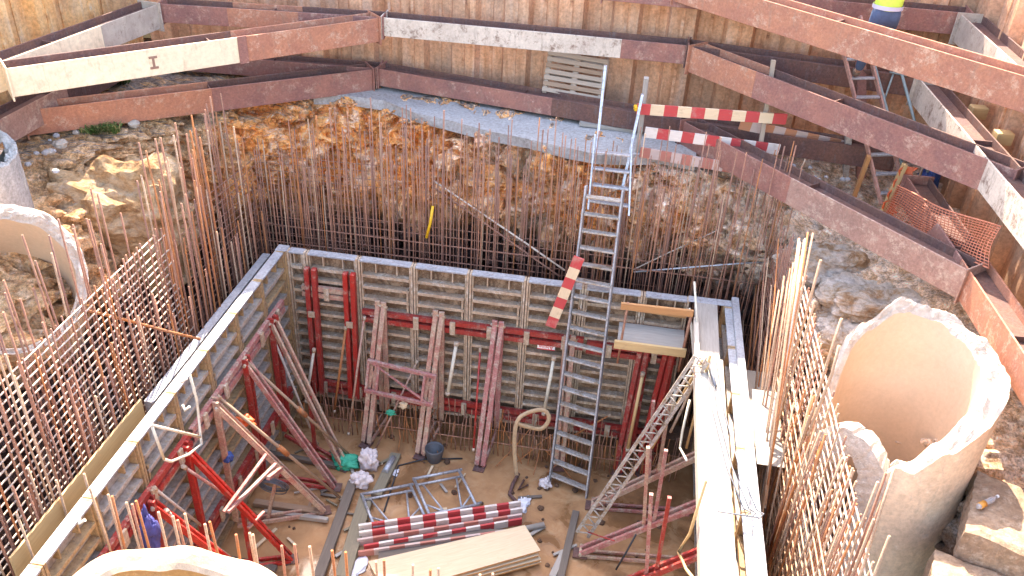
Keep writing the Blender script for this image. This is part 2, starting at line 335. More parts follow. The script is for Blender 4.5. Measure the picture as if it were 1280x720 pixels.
def build_rock():
    cols = [[V(s[k]) for s in ST] for k in range(4)]
    NU = 680; prof = [(0, 10), (1, 26), (2, 22)]
    rows = []
    for iu in range(NU+1):
        t = iu/NU*(len(ST)-1); P = [cat(c, t) for c in cols]
        o, e, m, bt = P; out = V((o.x-bt.x, o.y-bt.y, 0)).normalized(); line = []
        path = [o+out*1.0, o, e, m, bt]; npts = [3, 22, 54, 28]
        for si, n in enumerate(npts):
            for k in range(n+(si == 3)):
                line.append((cat(path, si+k/n), si+k/n))
        row = []
        for q, s_ in line:
            w = max(0, min(1, (s_-1.2)/.9)); flat = 1-w
            d = mnoise.fractal(q*1.1, .9, 2.1, 5)*.2*w
            bl = mnoise.voronoi(V((q.x*1.7, q.y*1.7, q.z*2.3)))[0]
            d += (min(bl[1]-bl[0], .5)-.2)*.28*w
            b2 = mnoise.voronoi(V((q.x*5, q.y*5, q.z*7)))[0]; d += (min(b2[1]-b2[0], .5)-.2)*.2*w
            rg = 1-abs(mnoise.noise(V((q.x*1.9, q.y*1.9, q.z*.45+4))))*2; d -= max(0, rg-.45)*.42*w
            d += mnoise.fractal(q*4.5, .8, 2.2, 5)*.085*w
            wq = q+V((mnoise.noise(q*1.7), mnoise.noise(q*1.7+V((9,0,0))), mnoise.noise(q*1.7+V((0,9,0)))))*.35
            d += (mnoise.cell(V((wq.x*2.6+wq.y*.8, wq.y*2.6-wq.x*.8, wq.z*3.4)))-.5)*.15*w+(mnoise.cell(V((wq.x*6.5+wq.y*2, wq.y*6.5-wq.x*2, wq.z*9)))-.5)*.10*w
            d += math.sin(q.z*14+mnoise.noise(q*1.5)*4)*.022*w
            z = mnoise.fractal(q*2.2, .9, 2.1, 4)*(.05*flat+.03)
            row.append(q-out*d*.9+UZ*(z+d*.25))
        rows.append(row)
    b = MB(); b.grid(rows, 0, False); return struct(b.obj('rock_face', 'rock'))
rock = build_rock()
b = MB(); rows = []
for i in range(161):
    rows.append([V((-1.6+9.6*j/160, -9+10.4*i/160, F+.014*mnoise.fractal(V((j*.1, i*.1, 3)), .9, 2, 6)+.012*mnoise.noise(V((j*.3, i*.07, 8))))) for j in range(161)])
b.grid(rows); struct(b.obj('pit_floor', 'mud'))
# site ground outside the sheet piling, out to the horizon
b = MB(); inn = [(-5.6,-40),(-3.55,3.35),(.9,3.75),(5.5,3.5),(9.75,3.3),(10.4,-40)]; outr = [(-600,-600),(-600,600),(0,600),(300,600),(600,600),(600,-600)]
b.grid([[V((x, y, 8.75)) for x, y in inn], [V((x, y, 8.75)) for x, y in outr]], smooth=False); struct(b.obj('ground', 'site_ground'))
# poured concrete strip on the ledge below the back wall
def ledge(b):
    f = [Z(*p, 5.27) for p in ((392,118),(430,118),(480,126),(520,140),(560,150),(610,163),(660,172),(710,185),(750,192),(790,193),(830,192),(870,200))]
    rows = [[V((p.x+.1, 3.1, 5.28)) for p in f], [lerp(V((p.x+.05, 3.1, 5.28)), p, .6) for p in f], [p+V((0, R(-.05, .05), 0)) for p in f], [p+V((0, -.02, -.16)) for p in f]]
    b.grid(rows, smooth=False)
b = MB(); ledge(b); struct(b.obj('concrete_ledge', 'concrete_grey'))

# ================================================================== SHEET PILING
def sheet(name, pts, z0, z1, label, flip=1, mat='sheet_pile'):
    pts = [V((x, y, 0)) for x, y in pts]
    prof = [(0, 0), (.37, 0), (.425, .15), (.795, .15)]; line = []; s0 = 0
    L = [0]
    for a, c in zip(pts, pts[1:]): L.append(L[-1]+(c-a).length)
    def at(d):
        for i in range(len(pts)-1):
            if d <= L[i+1] or i == len(pts)-2:
                t = (d-L[i])/(L[i+1]-L[i]); dr = (pts[i+1]-pts[i]).normalized(); return lerp(pts[i], pts[i+1], t), V((-dr.y, dr.x, 0))*flip
    b = MB(); d = 0; prs = []
    while d < L[-1]:
        for a, o in prof: prs.append((d+a, o))
        d += .85
    n0 = 0
    for (d0, o0), (d1, o1) in zip(prs, prs[1:]):
        if d1 > L[-1]+.3: break
        p, n = at(d0); q, n2 = at(d1); A, B = p+n*o0, q+n2*o1
        i = len(b.v); zs = [z0, z1]
        b.v += [A+UZ*z0, B+UZ*z0, B+UZ*z1, A+UZ*z1]
        b.quad((i, i+1, i+2, i+3), 0, [(d0, z0), (d1, z0), (d1, z1), (d0, z1)])
        if o0 == o1:      # interlock clutch, a thin rib at the middle of each pan
            c = lerp(A, B, .5)
            b.seg(c+UZ*z0, c+UZ*z1, (B-A).normalized(), n, -.022, .022, -.02, .015)
    o = b.obj(name, mat); o.modifiers.new('thick', 'SOLIDIFY').thickness = .012
    return tag(o, label, 'retaining wall')
TOPZ = 9.1
sheet('sheet_pile_wall', [(-3.25, 3.0), (.9, 3.3), (5.5, 3.02), (9.5, 2.75)], 3.5, TOPZ, 'long rusty tan corrugated sheet pile wall across the back of the excavation, behind the pallet')
sheet('sheet_pile_wall', [(-5.3, -11), (-3.9, -1.2), (-3.3, 2.75)], 3.5, TOPZ, 'bright orange rusted sheet pile wall along the left side, behind the cream strut end', 1, 'sheet_pile_orange')
sheet('sheet_pile_wall', [(9.32, 2.6), (9.5, -3), (9.9, -11)], 3.0, TOPZ, 'shaded brown sheet pile wall on the right side, behind the orange netting', 1)

# ================================================================== STEEL WALERS AND STRUTS
def hbeam(name, pts, h, label, segs, back=1, w=.3, stiff=2.6, endplate=True, cat='steel beam', mats=None):
    """pts: top edge of the pit-side flange; segs: [(t0, t1, material)]; the flanges stand upright, the web lies between them"""
    p0, p1 = V(pts[0]), V(pts[1]); L = (p1-p0).length; d = (p1-p0).normalized(); u = V((-d.y, d.x, 0)).normalized()*back
    mats = [s[2] for s in segs]+['rust_dark']; t = .022; dk = len(segs)
    root = thing(name, label, cat, lerp(p0, p1, .5)-UZ*h)
    def body(b):
        for i, (a, c, m) in enumerate(segs):
            q0, q1 = lerp(p0, p1, a), lerp(p0, p1, c)
            b.seg(q0, q1, u, UZ, 0, t, -h, 0, i); b.seg(q0, q1, u, UZ, w-t, w, -h, .012, dk if 'rust_o' not in m else i)
            b.seg(q0, q1, u, UZ, t, w-t, -h*.30, -h*.30+t, dk)
    part('girder', mats, root, body, .004)
    k = int(L/stiff)
    for i in range(1, k+1):
        q = lerp(p0, p1, i/(k+1)); m = 'rust_dark'
        part('stiffener', m, root, lambda b: b.seg(q-d*.008, q+d*.008, u, UZ, t, w-t, -h*.29, -.03))
    if endplate:
        for q, e in ((p0, -1), (p1, 1)):
            part('end_plate', segs[0 if e < 0 else -1][2], root, lambda b: b.seg(q-d*.0, q+d*e*.02, u, UZ, -.05, w+.05, -h-.04, .03), .003)
    return root
z2, z1, z3 = 6.55, 5.62, 7.5
c2L, n2L, n2R, c2R = Z(200,5,z2), Z(478,22,z2), Z(860,57,z2), Z(1150,97,z2)
G = None
hbeam('waler', (c2L, n2L), .28, 'rust brown upper back waler from the left corner to the white peeling waler', [(0,.3,'rust_beam'),(.3,.62,'rust_orange'),(.62,1,'rust_beam')])
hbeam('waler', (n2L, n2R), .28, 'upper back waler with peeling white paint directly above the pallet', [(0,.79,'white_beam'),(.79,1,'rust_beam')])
hbeam('waler', (n2R, c2R), .28, 'dark brown upper back waler behind the ladder where the worker climbs', [(0,1,'rust_dark')])
l1L, n1L, n1M, n1R, c1R = Z(205,66,z1), Z(472,86,z1), Z(744,129,z1), Z(850,150,z1), Z(1120,190,z1)
hbeam('waler', (l1L, n1L), .28, 'rust red lower back waler half hidden behind the two left struts', [(0,1,'rust_beam')])
hbeam('waler', (n1L, n1R), .28, 'rust red lower back waler on which the pallet stands', [(0,.6,'rust_beam'),(.6,1,'rust_dark')])
hbeam('waler', (n1R, c1R), .3, 'dark lower back waler behind the striped barrier boards', [(0,1,'rust_dark')])
def ext(a, b, k): return V(a)+(V(b)-V(a))*k
e2L = ext(c2L, Z(0,78,z2), 2.0)
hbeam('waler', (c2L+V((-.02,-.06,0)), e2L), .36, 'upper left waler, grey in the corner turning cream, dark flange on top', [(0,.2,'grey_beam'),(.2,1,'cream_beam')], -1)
a1 = Z(110,92,5.75); c1 = Z(0,150,5.75)
hbeam('waler', (ext(a1, c1, -.55), ext(a1, c1, 2.2)), .36, 'lower left waler, dusty pink brown, running behind the grass tuft', [(0,.3,'rust_dark'),(.3,1,'dusty_beam')], -1)
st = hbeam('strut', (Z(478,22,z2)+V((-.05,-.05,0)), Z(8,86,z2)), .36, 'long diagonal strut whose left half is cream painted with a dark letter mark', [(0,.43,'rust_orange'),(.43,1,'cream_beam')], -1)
sp0, sp1 = Z(478,22,z2), Z(8,86,z2); sd = (sp1-sp0).normalized(); sn = V((sd.y, -sd.x, 0)).normalized()
if sn.y > 0: sn = -sn
def mark(b):
    c = lerp(sp0, sp1, .665)+sn*.004-UZ*.18
    b.seg(c-sd*.055-UZ*.07, c+sd*.055-UZ*.07, sn, UZ, 0, .004, -.016, .016)
    b.seg(c-sd*.055+UZ*.07, c+sd*.055+UZ*.07, sn, UZ, 0, .004, -.016, .016)
    b.seg(c-sd*.016, c+sd*.016, sn, UZ, 0, .004, -.055, .055)
part('painted_mark', 'mark_brown', st, mark)
part('splice_plate', 'rust_beam', st, lambda b: b.seg(lerp(sp0,sp1,.415)+sn*.014, lerp(sp0,sp1,.44)+sn*.014, sn, UZ, -.01, .006, -.37, .012))
hbeam('strut', (Z(470,86,z1)+V((-.05,-.05,0)), Z(28,139,z1)), .36, 'lower left diagonal strut of rust red steel above the orange rock', [(0,.5,'rust_beam'),(.5,1,'rust_orange')], -1)
hbeam('strut', (n2R+V((.05,-.05,0)), Z(1272,214,z2)), .37, 'long rust diagonal strut above the striped boards, meeting the white right waler', [(0,.25,'rust_orange'),(.25,1,'rust_beam')])
hbeam('strut', (n1R+V((.05,-.05,0)), Z(1210,338,z1)), .37, 'lowest right diagonal strut, dusty grey brown, hanging over the grey rock', [(0,.45,'rust_beam'),(.45,1,'dusty_beam')])
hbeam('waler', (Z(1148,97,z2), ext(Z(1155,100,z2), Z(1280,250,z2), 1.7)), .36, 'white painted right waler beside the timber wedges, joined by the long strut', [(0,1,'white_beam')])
hbeam('waler', (ext(Z(1150,245,z1), Z(1215,340,z1), -.3), ext(Z(1215,340,z1), Z(1280,440,z1), 2.0)), .37, 'lower right waler crossing the orange netting above the broken pile', [(0,.4,'rust_beam'),(.4,1,'rust_orange')])
hbeam('strut', (ext(Z(955,0,z3), Z(1280,95,z3), -.45), ext(Z(955,0,z3), Z(1280,95,z3), 1.06)), .37, 'topmost right diagonal strut, orange rust with bright flange edges, in front of the worker', [(0,1,'rust_orange')])
q3 = Z(1200,-2,7.35)
hbeam('waler', (V((4.2, 2.62, 7.35)), V((9.2, 2.42, 7.35))), .3, 'topmost back waler of brown steel at the upper picture edge near the worker', [(0,1,'rust_beam')])
hbeam('waler', (V((9.05, 2.3, 7.35)), V((9.2, -5, 7.35))), .36, 'topmost right waler, pale painted face, in the upper right corner', [(0,.2,'grey_beam'),(.2,1,'white_beam')])  # grey far end: shade on the white paint, put in as colour
for i, (px, py, z, lab) in enumerate([(1192,100,6.4,'upper timber wedge'),(1222,140,6.3,'middle timber wedge'),(1253,172,6.25,'lower timber wedge')]):
    p = X(px, py, 9.22)
    one('timber_wedge', lambda b: b.box(p, .2, .15, .15, .1), 'timber_yellow', lab+' of three packed between the white right waler and the sheet piles', 'wedge', 'timber wedges behind the right waler', .008)

# ================================================================== CONCRETE PILES (broken hollow caissons)
def caisson(name, c, ro, ri, prof, zb, label, mats=('concrete', 'concrete_broken', 'concrete_warm'), seed=0, fill=None, cone=0, jag=.7, thin=None):
    root = thing(name, label, 'concrete pile', (c[0], c[1], zb)); N = 144
    prof = sorted(prof); prof = [(prof[-1][0]-360, prof[-1][1])]+prof+[(prof[0][0]+360, prof[0][1])]
    def zt(a):
        a %= 360
        for (a0, v0), (a1, v1) in zip(prof, prof[1:]):
            if a0 <= a <= a1:
                t = (a-a0)/(a1-a0); t = t*t*(3-2*t); return v0+(v1-v0)*t
    b = MB(); M = 16; rows = []
    ri0 = ri
    def ring(k):
        out = []
        for j in range(N):
            a = 2*math.pi*j/N; dx, dy = math.cos(a), math.sin(a); ri = ri0
            if thin is not None: ri = ri0+(ro-.09-ri0)*(.5+.5*math.cos(a-math.radians(thin)))**1.3
            n1 = mnoise.fractal(V((dx*3+seed, dy*3, k*.3)), .9, 2.1, 5); n2 = mnoise.fractal(V((dx*7+seed, dy*7, k)), .9, 2.1, 4)
            top = zt(math.degrees(a))+(.06*n1+.03*n2)*jag
            if k <= M: t = k/M; r = ro; z = zb+(top-zb)*t; r += .012*mnoise.fractal(V((dx*4+seed, dy*4, z*3)), 1, 2, 4)+cone*(z-zb)
            elif k <= M+5: t = (k-M)/6; r = ro+(ri-ro)*t+.02*n2*jag; z = top+.05*math.sin(math.pi*t)*(.6+n1*jag)-.05*t+.03*jag*mnoise.noise(V((dx*9, dy*9, k*1.3+seed)))
            else: t = (k-M-6)/M; r = ri+.006*n2*(1-t); z = (top-.06)+(zb-top+.06)*t
            out.append(V((c[0]+dx*r, c[1]+dy*r, z)))
        return out
    o = MB(); o.grid([ring(k) for k in range(M+1)], 0, True, True); o.obj('outer_shell', mats[0], root)
    o = MB(); o.grid([ring(k) for k in range(M, M+7)], 0, False, True); o.obj('broken_rim', mats[1], root)
    o = MB(); o.grid([ring(k) for k in range(M+6, 2*M+7)], 0, True, True); o.obj('inner_lining', mats[2], root)
    if fill:
        o = MB(); rows = []
        for i in range(13): rows.append([V((c[0]+ri*1.03*i/12*math.cos(t*math.pi/18), c[1]+ri*1.03*i/12*math.sin(t*math.pi/18), fill+.06*mnoise.fractal(V((i*.4*math.cos(t*math.pi/18), i*.4*math.sin(t*math.pi/18), seed)), 1, 2, 4))) for t in range(36)])
        o.grid(rows, 0, True, True); o.obj('soil_infill', 'rock', root)
    return root
rp = caisson('broken_pile', (7.85, -3.25), .76, .53, [(67,5.6),(100,5.62),(125,5.4),(145,5.3),(158,5.0),(167,3.9),(185,3.3),(210,3.2),(236,3.2),(244,3.8),(249,4.6),(255,4.74),(265,4.72),(285,4.95),(310,5.2),(337,5.4),(10,5.45),(40,5.52)], 1.0, 'large broken hollow concrete pile on the right with a warm smooth lining', seed=3, fill=3.2, thin=140)
lp = caisson('broken_pile', (-2.72, -2.3), .82, .64, [(132,5.45),(165,5.5),(190,5.45),(222,5.35),(255,5.1),(285,4.95),(312,4.9),(340,4.95),(0,5.0),(20,5.1),(42,5.2),(70,5.3),(100,5.4)], 3.42, 'broken hollow concrete pile at the left picture edge behind the rebar mesh', seed=8, thin=330)
lp.rotation_euler = (math.radians(24), math.radians(30), 0)   # it leans over towards the pit
caisson('broken_pile', (2.3, -7.42), 1.16, .99, [(0,4.6),(30,4.62),(60,4.70),(90,4.86),(115,5.02),(137,5.16),(150,5.12),(165,4.95),(180,4.85),(270,4.6)], 2.0, 'sunlit concrete pile head full of rubble at the bottom left edge', ('concrete_cream','concrete_cream','concrete_orange_shade'), seed=5, jag=.25)
caisson('concrete_pile', (-3.1, -1.75), .55, .40, [(0,5.6),(90,5.75),(180,5.7),(270,5.55)], 2, 'grey concrete pile stump behind the left broken pile, partly outside the frame', ('concrete_grey','concrete_grey','concrete_grey'), seed=9, fill=5.68)

def arch(b):
    P = [(247,2.9),(247,3.6),(246,4.15),(242,4.5),(234,4.68),(224,4.74),(212,4.7),(202,4.54),(194,4.3)]; pts = []
    for i in range(len(P)-1):
        for k in range(5):
            q = cat([V((x, z, 0)) for x, z in P], i+k/5); an = math.radians(q.x); r_ = .69+.012*mnoise.noise(V((i+k*.2, 3, 1))); pts.append(V((7.85+r_*math.cos(an), -3.25+r_*math.sin(an), q.y+.02*mnoise.noise(V((i*2+k*.4, 0, 7))))))
    rows = []
    for i, p in enumerate(pts):
        d = (pts[min(i+1, len(pts)-1)]-pts[max(i-1, 0)]).normalized(); o = V((p.x-7.85, p.y+3.25, 0)).normalized(); s = d.cross(o).normalized()
        w = .13+.03*mnoise.noise(V((i*.35, 5, 0))); h = .085
        rows.append([p+s*w*x+o*h*y_+V((R(-.008,.008), R(-.008,.008), R(-.008,.008))) for x, y_ in ((-1,-1),(-1,0),(-1,1),(-.3,1.1),(.4,1.1),(1,1),(1,0),(1,-1),(.4,-1),(-.3,-1))])
    b.grid(rows, 0, False, True)
part('arch_fragment', 'concrete_broken', rp, arch)
def rock_lump(b, c, r, seed, sq=(1, 1, .7), mi=0, cube=0):
    bm = bmesh.new(); bmesh.ops.create_icosphere(bm, subdivisions=5 if cube else 3, radius=1)
    n = len(b.v)
    for v in bm.verts:
        p = v.co.copy(); p = p*(1/max(abs(p.x), abs(p.y), abs(p.z)))**cube; k = 1+.28*mnoise.fractal(p*1.3+V((seed*3.7, seed, 0)), 1, 2, 4)
        bl = mnoise.voronoi(p*1.6+V((seed, 0, seed)))[0]; k += .2*(min(bl[1]-bl[0], .4)-.2)+(.05*mnoise.fractal(p*5+V((seed, 0, 0)), .8, 2.2, 5)+.06*mnoise.fractal(V((p.x*2, p.y*2, p.z*9)), .8, 2.2, 3) if cube else 0)
        b.v.append(V(c)+V((p.x*sq[0], p.y*sq[1], p.z*sq[2]))*r*k)
    for f in bm.faces: b.quad([n+v.index for v in f.verts], mi, None, False)
    bm.free()
RUB = [((1.75,-6.85,4.6),.24,'biggest pale lump of rubble inside the bottom left pile head'),((2.15,-6.82,4.55),.19,'rounded rubble lump right of the biggest one in the pile head'),((1.5,-7.05,4.6),.2,'rubble lump at the left inside of the bottom left pile head'),((2.5,-6.9,4.42),.17,'small rubble lump at the right inside of the pile head')]
for i, (c, r, l) in enumerate(RUB): one('rubble_stone', lambda b: rock_lump(b, c, r, i+1), 'soil_concrete', l, 'stone', 'rubble in the pile head')
one('soil_heap', lambda b: rock_lump(b, (2.2,-7.35,3.75), .8, 33, (1,1,.8)), 'stone', 'sandy spoil filling the bottom left pile head beneath the rubble', 'soil')

# ================================================================== FORMWORK
def panel(org, ax, inn, width, zb, label, steel, face, group, rows=13, sign=None):
    """one steel framed panel standing at org, running along ax, ribs towards inn"""
    root = thing('formwork_panel', label, 'formwork panel', V(org)+ax*width/2+UZ*zb, group)
    o = V(org); g = .006; D = .11; a, c = o+ax*g, o+ax*(width-g); hh = H-zb
    part('face_sheet', face, root, lambda b: b.seg(a+UZ*zb, c+UZ*zb, inn, UZ, -.025, 0, 0, hh-.002))
    def fr(b):
        b.seg(a+UZ*(zb), a+UZ*H, ax, inn, 0, .028, .001, D); b.seg(c+UZ*(zb), c+UZ*H, ax, inn, -.028, 0, .001, D)
        for q in (a+ax*.035, c-ax*.055): b.seg(q+UZ*(zb+.03), q+UZ*(H-.03), ax, inn, 0, .02, .002, D*.8)
        # slotted holes of the edge profile
        for k in range(9):
            z = zb+.2+k*.28
            b.seg(c-ax*.034+UZ*z, c-ax*.034+UZ*(z+.07), ax, inn, -.006, 0, .03, .075, 1)
    part('edge_frame', [steel[0], 'rebar_dark'], root, fr)
    part('top_rail', steel[1], root, lambda b: b.seg(a+ax*.03+UZ*H, c-ax*.03+UZ*H, inn, UZ, -.024, D, -.03, .0), .004)
    for k in range(rows):
        z = zb+.05+k*(hh-.1)/(rows)
        part('rib', steel[2] if R(0, 1) < .7 else steel[0], root, lambda b: (b.seg(a+ax*.058+UZ*z, c-ax*.058+UZ*z, inn, UZ, .002, D*.92, 0, .012), b.seg(a+ax*.058+UZ*z, c-ax*.058+UZ*z, inn, UZ, D*.92, D*.92+.008, -.028, .02)))
    for k in range(2):
        q = a+ax*(width*(.3+.38*k))
        part('stiffener', steel[0], root, lambda b: b.seg(q+UZ*(H-.205), q+UZ*(H-.035), ax, inn, 0, .018, .003, D*.7))
    if R(0, 1) < .75:
        q = a+ax*width*.86; zz = H-.62
        part('stiffener', steel[0], root, lambda b: b.seg(q+UZ*(zz-.2), q+UZ*(zz+.2), ax, inn, 0, .03, .003, D*.85))
    if sign:
        su, sz = sign; q = a+ax*su
        pl = part('sign_plate', ['sign_white', 'sign_red'], root, lambda b: (b.seg(q-ax*.13+UZ*(zb+sz), q+ax*.13+UZ*(zb+sz), inn, UZ, D+.012, D+.018, -.05, .05), b.seg(q-ax*.13+UZ*(zb+sz), q+ax*.13+UZ*(zb+sz), inn, UZ, D+.018, D+.020, -.05, -.036, 1), b.seg(q-ax*.13+UZ*(zb+sz), q+ax*.13+UZ*(zb+sz), inn, UZ, D+.018, D+.020, .036, .05, 1)))
        cu = bpy.data.curves.new('lettering', 'FONT'); cu.body = 'Alsina'; cu.size = .088; cu.align_x = 'CENTER'; cu.align_y = 'CENTER'; cu.extrude = .001
        to = bpy.data.objects.new('t', cu); COL.objects.link(to); bpy.context.view_layer.update()
        me = bpy.data.meshes.new_from_object(to.evaluated_get(bpy.context.evaluated_depsgraph_get())); bpy.data.objects.remove(to)
        c0 = q+UZ*(zb+sz)+inn*(D+.021)
        me.transform(Matrix(((-ax.x, 0, inn.x, c0.x), (-ax.y, 0, inn.y, c0.y), (0, -1, 0, c0.z), (0, 0, 0, 1))))   # the plates hang upside down
        me.transform(Matrix.Translation(-parent_loc(pl))); me.materials.clear(); me.materials.append(MATS['sign_red'])
        lt = bpy.data.objects.new('lettering', me); COL.objects.link(lt); lt.parent = pl
    return root
AX, AY = V((1, 0, 0)), V((0, 1, 0))
ordn = ['first', 'second', 'third', 'fourth', 'fifth', 'sixth', 'seventh', 'eighth', 'ninth']
xs = [0.13, .42, 1.2, 2.02, 2.84, 3.66, 4.48, 5.3, 5.94]
GB = 'formwork panels of the back wall'
labs = ['narrow corner formwork panel at the left end of the back wall', 'formwork panel of the back wall behind the two upright red channels at left',
        'muddy formwork panel of the back wall carrying the left sign plate, behind pink prop frame', 'formwork panel of the back wall right of the left sign plate, behind second pink prop',
        'formwork panel of the back wall behind the single dusty prop in the middle', 'formwork panel of the back wall with the right sign plate, under the leaning striped board',
        'formwork panel of the back wall directly behind the long ladder', 'formwork panel of the back wall below the small timber platform']
for i in range(8):
    panel((xs[i], 0, 0), AX, -AY, xs[i+1]-xs[i], 1.12, labs[i], ('panel_steel', 'panel_rim', 'panel_steel'), 'panel_face', GB, 13, {2: (.28, 1.72), 5: (.35, 1.60)}.get(i))
GL = 'formwork panels of the left wall'
labs = ['left wall formwork panel touching the back corner', 'left wall formwork panel second from the back corner', 'left wall formwork panel third from the back corner, above the orange cloth',
        'left wall formwork panel behind the white pipe guardrail frame', 'left wall formwork panel behind the bright red prop', 'left wall formwork panel beside the hanging blue jacket',
        'left wall formwork panel above the sunlit pile head', 'left wall formwork panel nearest the bottom left corner of the picture']
for i in range(8):
    panel((0, -.12-i*.82, 0), -AY, AX, .82, .85, labs[i], ('muddy_yellow', 'panel_rim', 'panel_grey'), 'panel_grey', GL, 13)
one('corner_post', lambda b: (b.seg((.0,-.12,1.0),(.0,-.12,H), AX, AY, -.02, .13, .002, .14), b.seg((.0,-.12,H),(.0,-.12,H+.012), AX, AY, -.03, .14, -.01, .16, 1)), ['muddy_yellow','panel_rim'], 'inner corner post where left and back formwork walls meet', 'formwork post', None, .006)
GR = 'formwork panels of the right wall'
labs = ['right wall formwork panel at the far back corner', 'right wall formwork panel second from the back corner', 'right wall formwork panel beside the lattice girder head', 'right wall formwork panel where the sunlight begins', 'right wall formwork panel beside the wire hooks', 'right wall formwork panel at the lower picture edge']
for i in range(6):
    panel((6.52, -.12-i*.95, 0), -AY, -AX, .95, 1.0, labs[i], ('muddy_yellow', 'panel_rim', 'panel_grey'), 'panel_face', GR, 12)
one('corner_post', lambda b: (b.seg((6.52,-.12,1.0),(6.52,-.12,H), AX, AY, -.13, .02, .002, .14), b.seg((6.52,-.12,H),(6.52,-.12,H+.012), AX, AY, -.6, .03, .0, .15, 1)), ['muddy_yellow','panel_rim'], 'corner post where back and right formwork walls meet', 'formwork post', None, .006)
# outer shutter boards and concrete kickers
b = MB(); b.seg((-.15,.06,F-.1),(7,.06,F-.1), AY, UZ, -.04, .3, 0, .42); tag(b.obj('concrete_kicker', 'kicker'), 'dark muddy concrete kicker under the back formwork wall', 'kerb')
b = MB(); b.seg((-.05,.06,F-.1),(-.05,-8,F-.1), AX, UZ, -.3, .02, 0, .2); tag(b.obj('concrete_kicker', 'kicker'), 'dark muddy concrete kicker under the left formwork wall', 'kerb')
one('shutter_board', lambda b: b.seg((-.34,-3.4,3.52),(-.33,-5.75,3.55), AX, UZ, -.012, .012, -.3, .12), 'timber_yellow', 'yellow timber shutter board outside the left formwork among the rebars', 'shutter')
one('shutter_board', lambda b: b.seg((-.36,.2,3.5),(-.36,-3.3,3.5), AX, UZ, -.015, .1, -.25, .02), 'panel_rim', 'pale grey shutter panel outside the left formwork near the back corner', 'shutter')
# planks and rails on top of the right wall
one('walkway_plank', lambda b: b.seg((6.15,-.12,H+.0),(6.13,-1.72,H+.0), AX, UZ, -.15, .16, -.03, .012), 'plank_grey', 'grey shaded walkway plank at the far end on the right formwork wall', 'plank', None, .004)  # far stretch coloured grey: the shadow on the walkway is put into its colour
one('walkway_plank', lambda b: b.seg((6.17,-1.45,H+.014),(6.14,-6.8,H+.03), AX, UZ, -.15, .15, 0, .045), 'ply_white', 'wide sunlit white plank lying along the right formwork wall', 'plank', None, .004)
one('walkway_plank', lambda b: b.seg((5.985,-.6,H+.02),(5.98,-6.8,H+.02), AX, UZ, -.012, .05, -.12, .06), 'ply_white', 'narrow upright edge board along the inner side of the white plank', 'plank', None, .004)
one('edge_rail', lambda b: b.seg((6.55,.05,H-.01),(6.53,-6.8,H-.01), AX, UZ, -.045, .05, 0, .075), 'panel_rim', 'long pale steel rail along the outer edge of the right formwork wall', 'rail', None, .006)
def ties(b, x):
    p = [V((x,-1.5,H+.09)), V((x+.05,-2.5,H+.11)), V((x+.17,-3.4,H+.1)), V((x+.3,-3.98,H+.12))]
    b.path(p, .008, 6)
    b.path([p[-1], p[-1]+V((.06,-.06,.02)), p[-1]+V((.02,-.12,.02)), p[-1]+V((-.12,-.1,.0)), p[-1]+V((-.26,-.1,-.0))], .008, 6)
for i, l in enumerate(('leftmost', 'middle', 'rightmost')):
    one('wire_tie', lambda b: ties(b, 6.1+.055*i+.02*(i==2)), 'wire_grey', l+' of three long hooked wires lying across the sunlit white plank', 'wire', 'hooked wires on the white plank')
one('rubber_handle', lambda b: b.bar((6.14,-1.62,H+.11),(6.2,-2.06,H+.1),.022,8), 'wire_grey', 'dark grey tube on the white plank where the wires start', 'tube')

# ------------------------------------------------------------------ red walers (double channels) on the panels
def channel_pair(name, p0, p1, nrm, mat, label, gap=.05, h=.12, d=.06):
    root = thing(name, label, 'formwork waler', lerp(p0, p1, .5)); p0, p1 = V(p0), V(p1)
    for s, nm in ((-1, 'channel'), (1, 'channel')):
        z = s*(gap/2+h/2-.02)
        def ch(b):
            b.seg(p0, p1, nrm, UZ, 0, d, z-h/2+.02, z-h/2+.03); b.seg(p0, p1, nrm, UZ, 0, d, z+h/2-.03, z+h/2-.02); b.seg(p0, p1, nrm, UZ, d-.008, d, z-h/2+.031, z+h/2-.031)
        part(nm, mat, root, ch)
    n = int((p1-p0).length/.55)
    for i in range(n):
        q = lerp(p0, p1, (i+.5)/n)
        dr = (p1-p0).normalized()
        part('clamp', 'panel_steel', root, lambda b: b.seg(q-dr*.04, q+dr*.04, nrm, UZ, d+.003, d+.035, -.11, .11), .004)
    return root
channel_pair('steel_waler', (1.25,-.115,2.88), (4.55,-.115,2.88), -AY, 'red_paint', 'long red double channel across the upper half of the back formwork')
channel_pair('steel_waler', (4.6,-.115,2.84), (5.9,-.115,2.84), -AY, 'red_paint', 'short red double channel behind the ladder top, right part of back formwork')
channel_pair('steel_waler', (.35,-.13,3.2), (1.12,-.13,3.2), -AY, 'dusty_red', 'short pinkish channel between the two upright red pairs at left', .03)
channel_pair('steel_waler', (.3,-.115,1.42), (5.9,-.115,1.32), -AY, 'red_paint', 'lower red double channel along the foot of the back formwork')
channel_pair('steel_waler', (.115,-.45,3.08), (.115,-3.3,3.08), AX, 'pink_paint', 'dusty pink double channel on the far half of the left formwork')
channel_pair('steel_waler', (.115,-3.35,3.08), (.115,-6.4,3.08), AX, 'red_paint', 'red double channel on the near half of the left formwork above the blue jacket')
channel_pair('steel_waler', (.115,-.5,1.5), (.115,-5.6,1.5), AX, 'red_paint', 'low red double channel near the foot of the left formwork')
